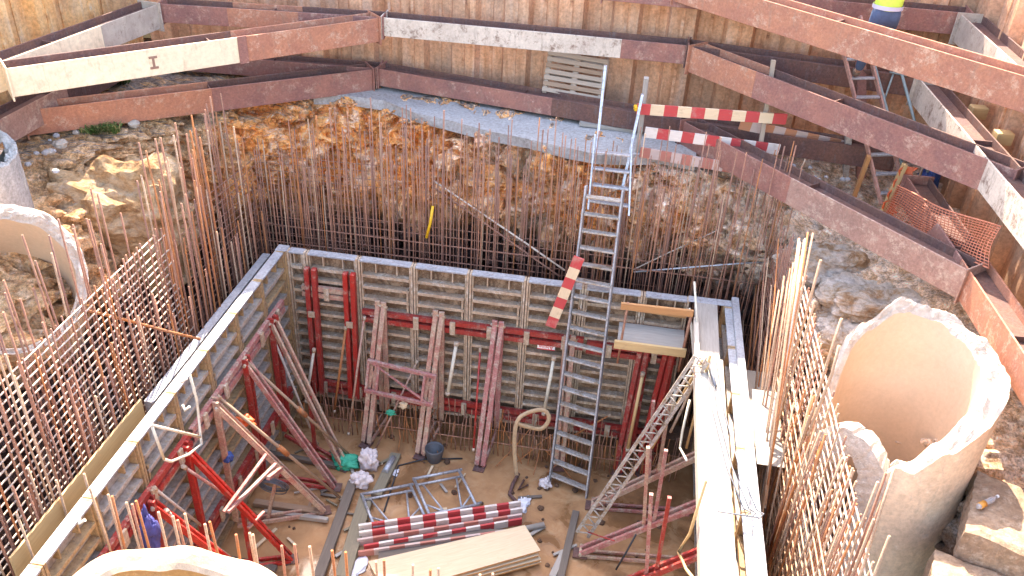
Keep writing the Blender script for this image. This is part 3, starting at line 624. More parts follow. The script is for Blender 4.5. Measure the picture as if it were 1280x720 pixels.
for x, l in ((.5, 'left'), (1.08, 'right')):
    root = thing('upright_channel', l+' one of two upright red channel pairs in the back left corner', 'prop', (x, -.2, 1.3))
    for s in (-1, 1): part('channel', 'red_fresh' if x > 1 else 'red_paint', root, lambda b: b.seg((x+s*.055-.02,-.16,1.3),(x+s*.055+.02,-.16,3.62), AX, AY, -.035, .035, -.09, 0), .004)
    part('pin_plate', 'panel_steel', root, lambda b: b.box((x,-.27,2.85 if x<1 else 2.75), .1, .02, .1, .0))

# ------------------------------------------------------------------ triangular prop frames
def pair(b, p0, p1, sep, w=.045, h=.06, mi=0):
    p0, p1 = V(p0), V(p1); d = (p1-p0).normalized()
    for s in (-1, 1): b.beam(p0+sep*s, p1+sep*s, w, h, UZ if abs(d.z) < .9 else AX, mi)
def prop_frame(top, foot, nrm, mat, label, post=True, sill=True, lattice=False, mat2=None, group=None):
    """triangular shoring frame: upright against the form, raking pair of channels down to the foot, sill pair along the floor"""
    top, foot = V(top), V(foot); d = V((foot.x-top.x, foot.y-top.y, 0)).normalized(); sep = V((-d.y, d.x, 0))*.05
    root = thing('prop_frame', label, 'prop', (top.x, top.y, F), group); mat2 = mat2 or mat
    k0 = V((top.x, top.y, F+.1))
    if post: part('upright', mat2, root, lambda b: pair(b, k0+UZ*.15, top+UZ*.08, sep, .04, .08), .004)
    part('raker', mat, root, lambda b: pair(b, top, foot+UZ*.06, sep, .034, .07), .004)
    if sill: part('sill', mat2, root, lambda b: pair(b, k0+UZ*.06, foot+UZ*.03, sep, .035, .06), .004)
    part('head_bolt', 'panel_steel', root, lambda b: b.bar(top-sep*2.2, top+sep*2.2, .022, 8))
    fd = (foot-top).normalized()
    part('foot_shoe', 'rust_dark', root, lambda b: (b.seg(foot+UZ*.012, foot+UZ*.024, d, sep.normalized(), -.08, .1, -.085, .085), b.bar(foot+UZ*.03, foot+UZ*.03-fd*.28, .024, 8)))
    if lattice:
        for (a, c) in lattice:
            q = lerp(top, foot, a); s = lerp(k0, foot, c); part('lattice_bar', mat2, root, lambda b: b.beam(q, s+UZ*.06, .045, .045, AX))
    return root
Y0 = -.2
GP = 'raking prop frames along the back formwork'
prop_frame((1.55,Y0,3.12), (1.40,-.75,F), -AY, 'dusty_red', 'first pinkish raking prop of the back formwork, at the left end of the cross frame', lattice=[(.45,.6)], group=GP)
prop_frame((2.42,Y0,3.08), (2.28,-.82,F), -AY, 'dusty_red', 'second pinkish raking prop on the back formwork, beside the bucket', lattice=[(.45,.6)], group=GP)
prop_frame((3.3,Y0,3.04), (3.22,-.88,F), -AY, 'pink_paint', 'lone dusty raking prop in the middle of the back formwork', group=GP)
prop_frame((4.35,Y0,2.95), (4.4,-.62,F), -AY, 'dusty_red', 'raking prop half hidden behind the long ladder', group=GP)
prop_frame((5.42,Y0,3.1), (5.3,-.55,F+.0), -AY, 'red_paint', 'red raking prop under the small timber platform, left of a pair', group=GP)
prop_frame((5.78,Y0,3.1), (5.62,-.5,F+.0), -AY, 'red_fresh', 'bright red raking prop under the small timber platform, next to the white plank', group=GP)
def cross(b):
    A, B = lerp((1.55,Y0,3.12),(1.40,-.75,F),.37)-AY*.06, lerp((2.42,Y0,3.08),(2.28,-.82,F),.40)-AY*.06
    C, D = lerp((1.55,Y0,3.12),(1.40,-.75,F),.58)-AY*.06, lerp((2.42,Y0,3.08),(2.28,-.82,F),.60)-AY*.06
    b.beam(A-AX*.1, B+AX*.1, .05, .06); b.beam(A-AX*.07, D+AX*.05, .03, .03); b.beam(C-AX*.1, D+AX*.1, .05, .06)
    for q, s in ((A, C), (B, D)): b.beam(q-AX*.08, s-AX*.08, .04, .04, AX); b.beam(q+AX*.08, s+AX*.08, .04, .04, AX)
one('cross_frame', cross, 'pink_paint', 'pink welded cross frame bolted between the two left raking props', 'frame', None, .004)
GQ = 'raking prop frames along the left formwork'
prop_frame((.2,-.92,3.12), (1.22,-1.3,F), AX, 'dusty_red', 'farthest raking prop of the left formwork, ending at the green cloth', mat2='red_paint', lattice=[(.5,.5)], group=GQ)
prop_frame((.2,-1.85,3.1), (1.22,-1.72,F), AX, 'pink_paint', 'red and dusty raking prop of the left formwork, second from the corner', mat2='red_paint', group=GQ)
prop_frame((.2,-2.76,3.12), (1.22,-2.19,F), AX, 'dusty_red', 'dusty brown raking prop of the left formwork on which the wire coil hangs', mat2='dusty_red', lattice=[(.55,.35)], group=GQ)
prop_frame((.2,-3.54,3.1), (1.08,-3.09,F), AX, 'red_fresh', 'bright fresh red raking prop of the left formwork', mat2='red_fresh', lattice=[(.5,.5)], group=GQ)
prop_frame((.2,-4.35,3.05), (1.15,-3.75,F), AX, 'red_fresh', 'white and red raking prop of the left formwork behind the blue jacket', mat2='red_paint', group=GQ)
one('lattice_brace', lambda b: (b.beam(X(333,568,.82),X(280,640,.62),.036,.036,AX), b.beam(X(345,580,.84),X(285,640,.66),.04,.04,AX), b.beam(X(330,640,.80),X(310,660,.72),.036,.036,AX), b.beam(X(352,585,.9),X(335,598,.9),.045,.045,AX)), 'pink_paint', 'pale pink bracing bars between the dusty and the bright red left props', 'brace')
GS = 'prop frames along the right formwork'
def right_prop(foot, dy, mat, mat2, label):
    foot = V(foot); top = V((6.36, foot.y+dy, 2.3)); d = V((1, 0, 0)); sep = AY*.05
    root = thing('prop_frame', label, 'prop', foot, GS)
    part('raker', mat, root, lambda b: pair(b, foot+UZ*.06, top, sep, .04, .075), .004)
    part('sill', mat2, root, lambda b: pair(b, foot+UZ*.02, V((6.36, foot.y+.1, .93)), sep, .03, .05), .004)
    part('foot_shoe', 'rust_dark', root, lambda b: b.seg(foot+UZ*.012, foot+UZ*.03, d, AY, -.1, .1, -.09, .09))
    for k, m_ in ((.60, mat), (.52, mat2)):
        q = lerp(foot+UZ*.06, top, k); part('lattice_bar', m_, root, lambda b: b.beam(q, V((q.x-.02 if k > .55 else q.x-.12, q.y, 3.0)), .045, .045, AX))
    part('head_bolt', 'panel_steel', root, lambda b: b.bar(foot+UZ*.08-sep*2, foot+UZ*.08+sep*2, .022, 8))
right_prop((4.97,-1.32,F), -.1, 'dusty_red', 'pink_paint', 'dusty red prop frame of the right formwork ending near the ladder foot')
right_prop((4.88,-2.22,F), -.1, 'pink_paint', 'dusty_red', 'red prop frame of the right formwork with the black strap')
right_prop((5.0,-3.0,F), -.1, 'red_paint', 'pink_paint', 'nearest prop frame of the right formwork at the lower picture edge')
one('black_strap', lambda b: b.path([Z(795,668,1.6),Z(783,690,1.35),Z(770,712,1.1)],.014,6), 'black_rubber', 'black strap hanging from the red right prop', 'strap')
# round push-pull poles
def pole(p0, p1, r, mat, label, sleeve=True, group=None):
    p0, p1 = V(p0), V(p1); root = thing('push_pull_pole', label, 'pole', p1, group)
    part('tube', mat, root, lambda b: b.bar(p0, p1, r, 10))
    if sleeve: part('sleeve', 'rebar_orange', root, lambda b: b.bar(lerp(p0,p1,.45), lerp(p0,p1,.53), r*1.7, 10))
    part('end_lug', 'panel_steel', root, lambda b: b.bar(p0-(p1-p0).normalized()*.06, p0, r*1.4, 8)); part('end_lug', 'panel_steel', root, lambda b: b.bar(p1, p1+(p1-p0).normalized()*.05, r*1.4, 8))
pole(X(308,452,.2), Z(440,572,F+.05), .022, 'timber_brown', 'brown round push pull pole from the far left formwork to the white bags')
pole(X(275,498,.2), Z(425,622,F+.05), .022, 'timber_brown', 'brown round push pull pole beside the dusty prop, middle of left formwork')
pole(X(195,612,.2), Z(262,665,1.6), .018, 'rebar_bright', 'thin pale pole near the blue jacket on the left formwork', False)
pole(Y(432,412,-.25), Y(418,512,-.5), .020, 'rebar_orange', 'orange rusty pole standing between the upright red channels', False)
pole(Y(392,440,-.4), Y(383,500,-.5), .022, 'white_pole', 'short cream pole hanging in the back left corner', False)
pole(Y(570,432,-.25), Y(560,490,-.45), .028, 'white_pole', 'white peeling tube leaning between second and third props', False)
pole(Y(692,450,-.3), Y(680,515,-.45), .026, 'white_pole', 'peeling cream tube beside the ladder above the webbing loop', False)
pole(Y(803,470,-.6), Y(785,560,-.75), .024, 'timber_yellow', 'peeling yellowish tube right of the ladder', False)
pole(Y(846,485,-.7), Y(838,520,-.75), .03, 'white_pole', 'short white tube beside the bright red prop', False)

for k, (p0, p1, r_, m_, lab) in enumerate(((X(345,430,.2), Z(398,560,F+.05), .018, 'rebar_bright', 'thin grey pole crossing behind the farthest left prop'),
    (Y(455,400,-.25), Y(436,540,-.7), .017, 'dusty_red', 'thin pinkish pole between the right upright channels and first pink prop'),
    (Y(520,455,-.25), Y(470,560,-.8), .015, 'dusty_red', 'thin pink bar slanting behind the cross frame'),
    (X(232,585,.25), Z(330,650,F+.1), .02, 'pink_paint', 'pink pole low behind the bright red left prop'),
    (X(210,640,.3), Z(300,705,F+.1), .02, 'white_pole', 'pale pole running beneath the blue jacket to the mud'),
    (Y(600,440,-.25), Y(592,560,-.8), .016, 'red_fresh', 'thin red pole behind the lone middle prop'),
    (Y(760,520,-.3), Z(690,560,F+.1), .014, 'rebar_orange', 'thin rusty pole slanting behind the long ladder foot'))):
    pole(p0, p1, r_, m_, lab, False)
# ------------------------------------------------------------------ timber platform in the right back corner
root = thing('work_platform', 'small timber work platform with orange guard rail in the right back corner', 'platform', (5.45,-.5,3.3))
pz = 3.35
part('deck', 'plank_grey', root, lambda b: b.seg((5.02,-.42,pz),(5.93,-.42,pz), AY, UZ, -.24, .26, -.03, 0))
part('toe_board', 'timber_yellow', root, lambda b: b.seg((4.98,-.69,pz),(5.95,-.69,pz), AY, UZ, -.02, .02, -.075, .055), .004)
part('guard_rail', 'timber_orange', root, lambda b: b.seg((5.0,-.66,pz+.6),(5.95,-.66,pz+.62), AY, UZ, -.02, .02, -.05, .05), .004)
for x, r_ in ((5.06, .016), (5.9, .02)): part('post', 'rebar', root, lambda b: b.bar((x,-.655,pz-.35),(x+.03,-.655,pz+.66), r_, 8))
one('plank_offcut', lambda b: b.seg((5.1,-.14,3.62),(5.92,-.14,3.6), AY, UZ, -.03, .012, -.05, .05), 'timber_orange', 'orange brown offcut against the back formwork above the platform', 'plank')
def bucket(b, c, r0, r1, h, n=20):
    c = V(c); rows = []
    for r, z in ((.0, .012), (r0-.008, .012), (r1-.01, h), (r1, h), (r1+.008, h-.02), (r0, 0)): rows.append([c+V((r*math.cos(2*math.pi*k/n), r*math.sin(2*math.pi*k/n), z)) for k in range(n)])
    b.grid(rows, 0, True, True)
def make_bucket(c, lab, r0=.11, r1=.14, h=.24):
    root = thing('bucket', lab, 'bucket', c); part('shell', 'bucket_grey', root, lambda b: bucket(b, c, r0, r1, h))
    c = V(c); part('handle', 'wire_grey', root, lambda b: b.path([c+V((r1*math.cos(t)*1.03, .02+.06*math.sin(t), h-.03+.05*math.sin(t))) for t in [math.pi*k/10 for k in range(11)]], .005, 5))
make_bucket(Z(543,574,F), 'black bucket standing on the mud at the foot of the second pinkish prop')

# ================================================================== LADDERS
def ladder(name, f0, f1, t0, t1, step, mat, label, tread=True, rr=.034, ext_=0, mat2=None, skip=0):
    """feet f0 f1, tops t0 t1 of the two stiles"""
    f0, f1, t0, t1 = map(V, (f0, f1, t0, t1)); L = (t0-f0).length; d = (t0-f0).normalized(); s = (f1-f0).normalized(); nrm = d.cross(s).normalized()
    root = thing(name, label, 'ladder', lerp(f0, f1, .5)); mat2 = mat2 or mat
    for a, c in ((f0, t0), (f1, t1)): part('stile', mat, root, lambda b: b.seg(a, c, s, nrm, -.014, .014, -rr, rr), .004)
    k = int(L/step)
    for i in range(skip, k):
        t = (i+.6)*step/L; a, c = lerp(f0, t0, t), lerp(f1, t1, t)
        if tread: part('tread', mat2, root, lambda b: b.seg(a+s*.016, c-s*.016, V((0,-1,.12)), UZ, -.055, .055, -.014, .014), .004)
        else: part('rung', mat2, root, lambda b: b.bar(a, c, .015, 8))
    return root
lf0, lf1 = Z(687,603,F), Z(733,622,F); lt0, lt1 = Y(733,232,.25), Y(779,238,.25)
ladder('ladder', lf0, lf1, lt0, lt1, .235, 'galvanised', 'long grey metal ladder with flat treads leaning on the back formwork', mat2='aluminium_muddy')
mt0, mt1 = lerp(lf0, lt0, .62)+V((0,.0,0)), 0
E0, E1 = Y(735,262,.28), Y(786,270,.28)
ladder('ladder', E0, E1, Y(744,168,.75), Y(790,172,.75), .22, 'aluminium', 'upper bright aluminium extension ladder resting on the concrete ledge', rr=.03)
one('ladder_stile', lambda b: b.seg(Y(746,185,.9), Y(757,82,1.35), AX, AY, -.02, .02, -.035, .035), 'aluminium', 'thin bright aluminium stile end rising in front of the pallet', 'ladder stile', None, .004)
one('ladder_stile', lambda b: b.seg(Y(778,235,.62), Y(803,118,1.2), AX, AY, -.02, .02, -.035, .035), 'aluminium', 'bright aluminium stile end beside the pale timber post', 'ladder stile', None, .004)
g0 = 5.12
bl0, bl1 = Z(1102,256,g0), Z(1128,236,g0)
bl1 = bl0+V((.36,.12,0))
btop = Y(1043, 20, 2.2)
ladder('ladder', bl0, bl1, btop, btop+V((.36,.12,0)), .27, 'old_ladder', 'old brownish red ladder leaning on the back sheet piles below the worker', rr=.034, mat2='aluminium')
def trestle(b):
    p = lambda x, y, w: Y(x, y, w)
    b.bar(p(1085,52,2.25), p(1133,225,1.0), .02, 8); b.bar(p(1118,58,2.25), p(1160,215,1.0), .02, 8)
    b.bar(p(1121,80,2.1), p(1100,140,1.7), .014, 8); b.bar(p(1133,95,2.0), p(1112,90,2.0), .01, 6)
one('pole_frame', trestle, 'pole_green', 'grey green scaffold pole frame standing right of the old brownish ladder', 'scaffold')

# ================================================================== REINFORCEMENT CAGES
RM = ['rebar', 'rebar', 'rebar_dark', 'rebar_orange', 'rebar_pale']
def pick(w): return random.choices(RM, w)[0]
def cage(label, loc): return thing('rebar_cage', label, 'rebar cage', loc)
# left wall: outer mesh with bright horizontal bars, inner row, tall bars
cg = cage('large rebar mesh standing outside the left formwork, its horizontal bars catching the light', (-.7,-4,F))
y = -7.2
while y < .3:
    top = 4.98+R(-.06,.06) if y < -1.7 else 4.9+R(-.5,.25)
    rod('vertical_bar', (-.7+R(-.01,.01), y, F-.1), (-.7+R(-.04,.04), y+R(-.04,.04), top), .0095, pick([3,2,2,1,1]), cg); y += .11
for k in range(24):
    z = 4.92-k*.105; rod('horizontal_bar', (-.715, -7.3, z+R(-.01,.01)), (-.715, -1.72-R(0,.2)+.02*k, z+R(-.01,.01)), .0105, 'rebar_bright' if k < 18 else 'rebar_pale', cg, .006)  # upper bars paler: the sun on them is painted into their colour
cg = cage('row of tall rusty bars between the left formwork and the mesh', (-.42,-3,F))
y = -6.6
while y < .5:
    tall = R(5.3,5.95) if R(0,1) < (.55 if y > -2.2 else .22) else R(4.0,4.7)
    x = -.42+R(-.05,.05); rod('vertical_bar', (x, y, F-.1), (x+R(-.07,.05), y+R(-.06,.06), tall), .011, pick([3,3,1,2,1]), cg, .02); y += .105
cg = cage('cluster of the tallest bars standing on the outside of the left mesh near the rock', (-.8,-.8,F))
for k in range(26):
    y = -1.75+k*.085+R(-.03,.03); rod('vertical_bar', (-.80+R(-.05,.05), y, F-.1), (-.8+R(-.12,.06), y+R(-.08,.08), R(5.3,6.0)), .011, pick([2,3,2,2,1]), cg, .03)
for k in range(20): rod('vertical_bar', (-.86+R(-.03,.03), -4.8+k*.13, F), (-.9+R(-.08,.05), -4.8+k*.13+R(-.06,.06), R(5.35,5.95)), .0105, pick([2,3,1,2,1]), cg, .03)
# back wall
for yy, lab, (z0, z1), st_, wts in ((.66, 'middle row of thin rusty bars between the two rows behind the back formwork', (4.6,6.0), .083, [3,1,4,1,1]), (.42, 'nearer row of rusty bars behind the back formwork, in front of the rock face', (5.0,6.1), .085, [3,2,3,1,1]), (.92, 'farther dark row of bars standing close to the back rock face', (4.7,5.7), .085, [2,2,5,1,0])):
    cg = cage(lab, (3, yy, F)); x = -.75
    while x < 7.1:
        u = max(0, min(1, (x+.8)/2.2)); top = R(z0, z1)*(.88+.12*u)
        rod('vertical_bar', (x, yy+R(-.03,.03), F-.1), (x+R(-.05,.05), yy+R(-.05,.05), top), .0078 if R(0,1) < .85 else .011, pick(wts), cg, .025); x += st_
    for k in range(5):
        z = 3.9-k*.3; rod('horizontal_bar', (-.8, yy+.02, z), (7.1 if k % 3 == 0 else R(2.0, 6.5), yy+.02, z+R(-.03,.03)), .008, 'rebar_dark', cg)
cg = cage('fine dark mesh in the back left corner behind the cage', (-.6, .7, F))
for k in range(24): rod('horizontal_bar', (-.86+R(0,.1), -1.2, 4.75-k*.11), (-.6, 1.0, 4.78-k*.11), .006, 'rebar_dark', cg)
for k in range(16): rod('horizontal_bar', (-.7, .98, 4.75-k*.12), (R(.6,1.6), 1.02, 4.78-k*.12), .006, 'rebar_dark', cg)
# right wall mesh
cg = cage('rebar mesh standing between the right formwork and the broken pile', (7.12,-3.4,F))
y = -6.9
while y < -.6:
    rod('vertical_bar', (7.1, y, F), (7.13+R(-.02,.02), y+R(-.02,.02), 4.93+R(-.04,.04)), .010, pick([2,2,1,1,3]), cg); y += .115
for k in range(24):
    z = 4.88-k*.115; rod('horizontal_bar', (7.115, -7, z), (7.115, -.62-R(0,.1), z), .0095, 'rebar_bright' if k < 15 else 'rebar_pale', cg, .005)  # paler upper bars have their sunlit look put into the colour
cg = cage('second finer rebar mesh just inside the near right mesh, ending lower', (6.93,-3.8,F))
y = -6.6
while y < -1.6:
    rod('vertical_bar', (6.92, y, F), (6.96+R(-.03,.03), y+R(-.04,.04), 4.55+R(-.25,.25)), .0085, pick([3,2,1,1,3]), cg); y += .13
for k in range(14): rod('horizontal_bar', (6.93, -6.8, 4.4-k*.15), (6.93, -1.7-R(0,.3), 4.4-k*.15), .008, 'rebar_pale', cg, .008)
cg = cage('dark mesh deep behind the right formwork near the back corner', (7.0,-.2,F))
for k in range(22): rod('vertical_bar', (6.98, .55-k*.1, F), (7.0, .55-k*.1, R(4.5,5.2)), .0095, pick([2,1,4,0,0]), cg)
for k in range(18): rod('horizontal_bar', (6.97, -1.6, 4.4-k*.12), (6.97, .6, 4.4-k*.12), .0075, 'rebar_dark', cg)
# loose long bars of the right side
GB1, LB1 = 'loose bars in the tall right bundle', 'loose tall rusty bar in the bundle rising beside the right formwork corner'
def loose(top, bot, xt, xb, grp, lab, r=.0105, mat=None):
    o = rod('loose_rebar', X(*bot, xb), X(*top, xt), r, mat or pick([2,1,0,2,4]), None, .015); return tag(o, lab, 'rebar', grp)
for k in range(11):
    u = k/10; loose((968+44*u+R(-5,5), 372-78*u+R(-12,12)), (926+36*u+R(-4,4), 600+R(-30,60)), 6.85+R(-.05,.05), 6.75+R(-.04,.04), GB1, LB1)
for k in range(7): loose((1003+R(-6,7), 291+R(0,16)), (948+R(-5,10), 640+R(-30,30)), 6.95+R(-.05,.04), 6.78+R(-.04,.04), GB1, LB1, .013, 'rebar_bright' if k%2 else 'rebar_pale')
for k in range(9): loose((938+4*k+R(-4,4), 300+R(-25,60)), (925+3*k+R(-3,3), 520+R(-30,40)), 6.9+R(-.05,.05), 6.78, GB1, LB1, .009)
for tp, bt, l in (((1026,325),(960,545),'long bent loose bar with rusty tip standing apart right of the tall bundle'), ((1052,398),(1000,560),'thick loose orange bar leaning against the near mesh, tip before the broken pile'), ((1049,432),(1010,545),'short thick loose bar just behind the thick orange one'), ((1018,376),(975,520),'thin loose bar inside the dark right mesh')):
    tag(rod('loose_rebar', X(*bt,6.9), X(*tp,7.0), .014, 'rebar_pale', None, .02), l, 'rebar')
GB2, LB2 = 'loose bars in the long sloping near bundle', 'loose rusty bar in the long sloping bundle beside the sunlit white plank'
for k in range(20):
    u = k/19; loose((990+30*u+R(-12,16), 520-20*u+R(-30,60)), (946+24*u+R(-3,3), 700+R(-10,80)), 6.98+R(-.06,.06), 6.85+R(-.05,.05), GB2, LB2, .0115)
GB3, LB3 = 'bars sticking out before the broken pile', 'rusty bar sticking up in front of the mesh and the broken right pile'
for k in range(20):
    x, y_ = 1030+R(0,90), 560+R(0,110); loose((x, y_), (x-60-R(0,20), y_+190), 7.0+R(-.05,.08), 6.9, GB3, LB3, .010)
# starter bars of the base slab
for yy, lab in ((-.28, 'row of short rusty starter bars closest to the back formwork foot'), (-.55, 'row of short orange starter bars rising from the mud before the back formwork')):
    cg = thing('starter_bar_row', lab, 'starter bars', (3, yy, F)); x = .3
    while x < 6.2:
        rod('starter_bar', (x, yy+R(-.03,.03), F-.05), (x+R(-.05,.05), yy+R(-.08,.05), F+R(.45,.78)), .008, pick([2,1,1,3,0] if yy < -.4 else [2,2,3,1,0]), cg, .02); x += .068 if yy > -.4 else .075
    rod('tie_bar', (.2, yy-.02, F+.3), (6.2, yy-.02, F+.27), .008, 'rebar', cg)
GD = 'stray bars lying over the starter bars'
for k in range(16):
    x = R(1.2, 6); o = rod('stray_rebar', (x, R(-.9,-.5), F+.03), (x+R(-.6,.6), R(-.5,-.2), F+R(.15,.5)), .008, 'rebar_orange', None, .03); tag(o, 'stray orange rusty bar leaning across the starter bars at the foot of the back formwork', 'rebar', GD)
# front row: bars standing in the near corner, tops in view
cg = thing('rebar_cage', 'near row of upright bars with sunlit tips in front of the bottom left pile head', 'rebar cage', (1.3,-5.15,F))
for k, (px, py) in enumerate([(35,585),(70,600),(105,592),(112,610),(135,618),(140,620),(158,628),(165,630),(170,626),(198,640),(216,645),(222,650),(231,642),(256,655),(262,652),(295,668),(312,666),(316,668),(352,682),(368,680),(387,683),(415,688),(432,690),(470,702),(480,700),(516,706),(538,712),(548,710),(600,718),(616,717),(20,640),(58,560)]):
    t = Z(px, py, R(3.9,4.25)); rod('vertical_bar', (t.x+R(-.04,.04), t.y+R(-.05,.05), F), t, .0125, random.choice(['rebar_pale','rebar_orange','rebar_pale','rebar']), cg, .02)
# single long bars
tag(rod('bracing_bar', Y(542,226,.95), Y(706,338,.35), .014, 'rebar_bright', None, .01), 'upper of two long grey bars slanting down in front of the back rock', 'bar', 'slanting bars at the back')
tag(rod('bracing_bar', Y(542,234,.95), Y(700,346,.35), .014, 'rebar_dark', None, .01), 'lower of two long slanting bars in front of the back rock', 'bar', 'slanting bars at the back')
tag(rod('bracing_bar', Y(792,340,.5), Y(972,326,.6), .013, 'galvanised', None, .01), 'grey bar lying nearly level behind the right end of the back formwork', 'bar')
tag(rod('bracing_bar', Y(790,338,.6), Y(905,284,.9), .010, 'rebar_bright', None, .01), 'thin grey bar rising to the right behind the timber platform', 'bar')
tag(rod('rusty_bar', X(108,388,-.9), X(250,424,-.05), .017, 'rebar_orange', None, .015), 'single thick orange bar lying across the left mesh to the formwork rim', 'bar')
one('hanging_tool', lambda b: b.path([Y(541,258,.36), Y(538,278,.34), Y(533,297,.33)], .022, 8), 'yellow_plastic', 'yellow tool handle hanging among the back bars', 'handle')
one('support_rod', lambda b: b.path([X(1226,404,8.72), X(1231,450,8.74), X(1232,500,8.76)], .018, 8), 'rebar_pale', 'thin pale rod standing under the lower right waler behind the broken pile', 'rod')
one('hanging_plate', lambda b: b.seg(X(1252,450,8.85), X(1250,486,8.85), AX, AY, -.02, .02, -.13, .13), 'concrete_grey', 'grey bracket plate hanging under the lower right waler', 'bracket')
# timber shuttering right of the wall
one('shutter_box', lambda b: (b.seg(X(955,490,6.78), X(962,580,6.78), AX, AY, -.14, .16, -.03, .03), b.seg(V((6.62,-1.1,3.5)), V((6.72,-2.55,3.5)), AX, UZ, -.02, .34, -.03, .0), b.seg(V((6.62,-2.56,3.5)), V((7.05,-2.56,3.5)), AY, UZ, -.02, .0, -.3, -.01)), 'plank_grey', 'grey timber shutter box outside the right formwork among the tall bars', 'shutter', None, .004)

# ================================================================== THINGS ON THE LEDGE
# pallet leaning on the sheet piles
def pallet():
    o = n1L.lerp(n1M, .8); d = (n1M-n1L).normalized()
    bl_, br_ = Y(677,115,2.55), Y(752,128,2.5); tl_, tr_ = Y(686,62,2.95), Y(760,71,2.9)
    ex = (br_-bl_).normalized(); ey = ((tl_-bl_)); Hh = ey.length; ey.normalize(); W = (br_-bl_).length; ny = ex.cross(ey).normalized()
    if ny.y > 0: ny = -ny
    root = thing('pallet', 'weathered wooden pallet leaning against the sheet piles on the lower back waler', 'pallet', lerp(bl_, br_, .5))
    for k in range(7):
        c = bl_+ey*(Hh*(k+.5)/7); part('deck_board', 'timber_brown' if k % 3 == 1 else 'pallet_wood', root, lambda b: b.seg(c, c+ex*W, ey, ny, -.034, .034, .0, .022), .003)
    for k in range(3):
        c = bl_+ex*(W*(.03+.47*k)-.0)+ny*-.05; part('bearer', 'pallet_wood', root, lambda b: b.seg(c, c+ey*Hh, ex, ny, -.045 if k else -.02, .045, -.05, .048), .003)
    for k in range(3):
        c = bl_+ey*(Hh*(.08+.42*k))+ny*-.12; part('deck_board', 'pallet_wood', root, lambda b: b.seg(c, c+ex*W, ey, ny, -.05, .05, .0, .018))
pallet()
def striped(b, p0, p1, w, t, up, n, a=0, c=1, start=0):
    """board whose stripes are separate stretches of paint along its length"""
    for i in range(n): b.beam(lerp(p0, p1, i/n), lerp(p0, p1, (i+1)/n), t, w, up, a if (i+start) % 2 else c)
GZ = 'striped barrier boards on the ledge'
one('barrier_board', lambda b: striped(b, Y(796,136,1.3), Y(983,149,1.5), .15, .03, UZ, 11), ['board_cream','board_red'], 'upper cream and red striped barrier board nailed to the posts on the ledge', 'barrier board', GZ)
one('barrier_board', lambda b: striped(b, Y(806,165,1.25), Y(974,187,1.42), .15, .03, UZ, 11, 0, 1, 1), ['board_white','board_red'], 'middle white and red striped barrier board nailed to the posts on the ledge', 'barrier board', GZ)
one('barrier_board', lambda b: striped(b, Y(800,190,1.3), Y(917,210,1.22), .15, .03, UZ, 9), ['board_faded','board_fadedred'], 'lowest faded striped board lying on the concrete ledge edge', 'barrier board', GZ)
one('barrier_board', lambda b: striped(b, Y(925,155,1.75), Y(1104,192,1.95), .15, .03, UZ, 13), ['board_faded','board_orange'], 'orange and beige striped board sloping to the old brownish ladder', 'barrier board', GZ)
one('timber_post', lambda b: b.beam(Z(797,190,5.26), Y(808,97,1.42), .1, .07, AX), 'plank_grey', 'pale thick timber post beside the head of the long ladder', 'post', None, .004)
one('timber_post', lambda b: b.beam(Y(949,192,1.5), Y(967,75,1.72), .08, .06, AX), 'pallet_wood', 'thin timber post holding the right ends of the striped boards', 'post', None, .004)
one('yellow_clamp', lambda b: b.box(Y(797,135,1.33), .1, .1, .07, .2), 'yellow_plastic', 'small yellow clamp at the left end of the upper striped board', 'clamp', None, .01)
one('ledge_plank', lambda b: b.beam(Z(725,152,5.32), Z(792,161,5.3), .22, .05), 'plank_grey', 'grey plank lying at the foot of the lower back waler behind the ladder head', 'plank')
one('barrier_board', lambda b: striped(b, Y(724,322,-.22), Y(688,408,-.24), .15, .03, V((.5,0,.2)), 7, 0, 1, 0), ['board_cream','board_red'], 'cream and red striped board leaning on the back formwork left of the ladder', 'barrier board')
one('timber_post', lambda b: b.beam(Z(1057,215,5.05), Y(1062,150,1.6), .2, .08, AX), 'concrete_grey', 'wide grey board standing beneath the long strut beside the old ladder', 'post')
one('steel_post', lambda b: b.beam(Z(1076,222,5.05), Y(1076,70,2.2), .14, .12, AX), 'rust_beam', 'dark red steel post standing behind the old brownish ladder', 'post')
one('timber_brace', lambda b: b.beam(Z(1068,245,5.05), Y(1086,195,1.1), .07, .05, AX), 'timber_orange', 'orange timber brace leaning against the foot of the old ladder', 'brace')
one('thin_stake', lambda b: b.bar(Z(995,226,5.3), Z(995,226,5.3)+V((.06,.03,.32)), .013, 6), 'rebar_pale', 'thin pale stake standing on the lowest right strut', 'stake')
# orange netting
def net(b, c, nu, nv, r):
    P = lambda u, v: lerp(lerp(c[0], c[1], u), lerp(c[3], c[2], u), v)+V((.03*math.sin(u*9+v*3), .05*math.sin(u*7+1)*math.sin(v*3), -.05*math.sin(math.pi*u)*(1-v)))
    for i in range(nu+1): b.path([P(i/nu, k/8) for k in range(9)], r, 4)
    for j in range(nv+1): b.path([P(k/24, j/nv) for k in range(25)], r*(1.9 if j in (0, nv) else 1.1), 4)
n0, n1, n2_, n3 = Z(1122,232,5.62), X(1250,283,8.85), X(1238,336,8.85), Z(1100,272,5.0)
one('safety_net', lambda b: net(b, (n0, n1, n2_, n3), 34, 15, .0055), 'orange_faded', 'orange plastic safety netting hung across the corner by the right wall', 'netting')
one('net_post', lambda b: b.beam(Z(1101,270,5.0), Z(1101,270,5.0)+V((.12,.06,.75)), .11, .05, AX), 'timber_yellow', 'short timber post carrying the left end of the orange netting', 'post')
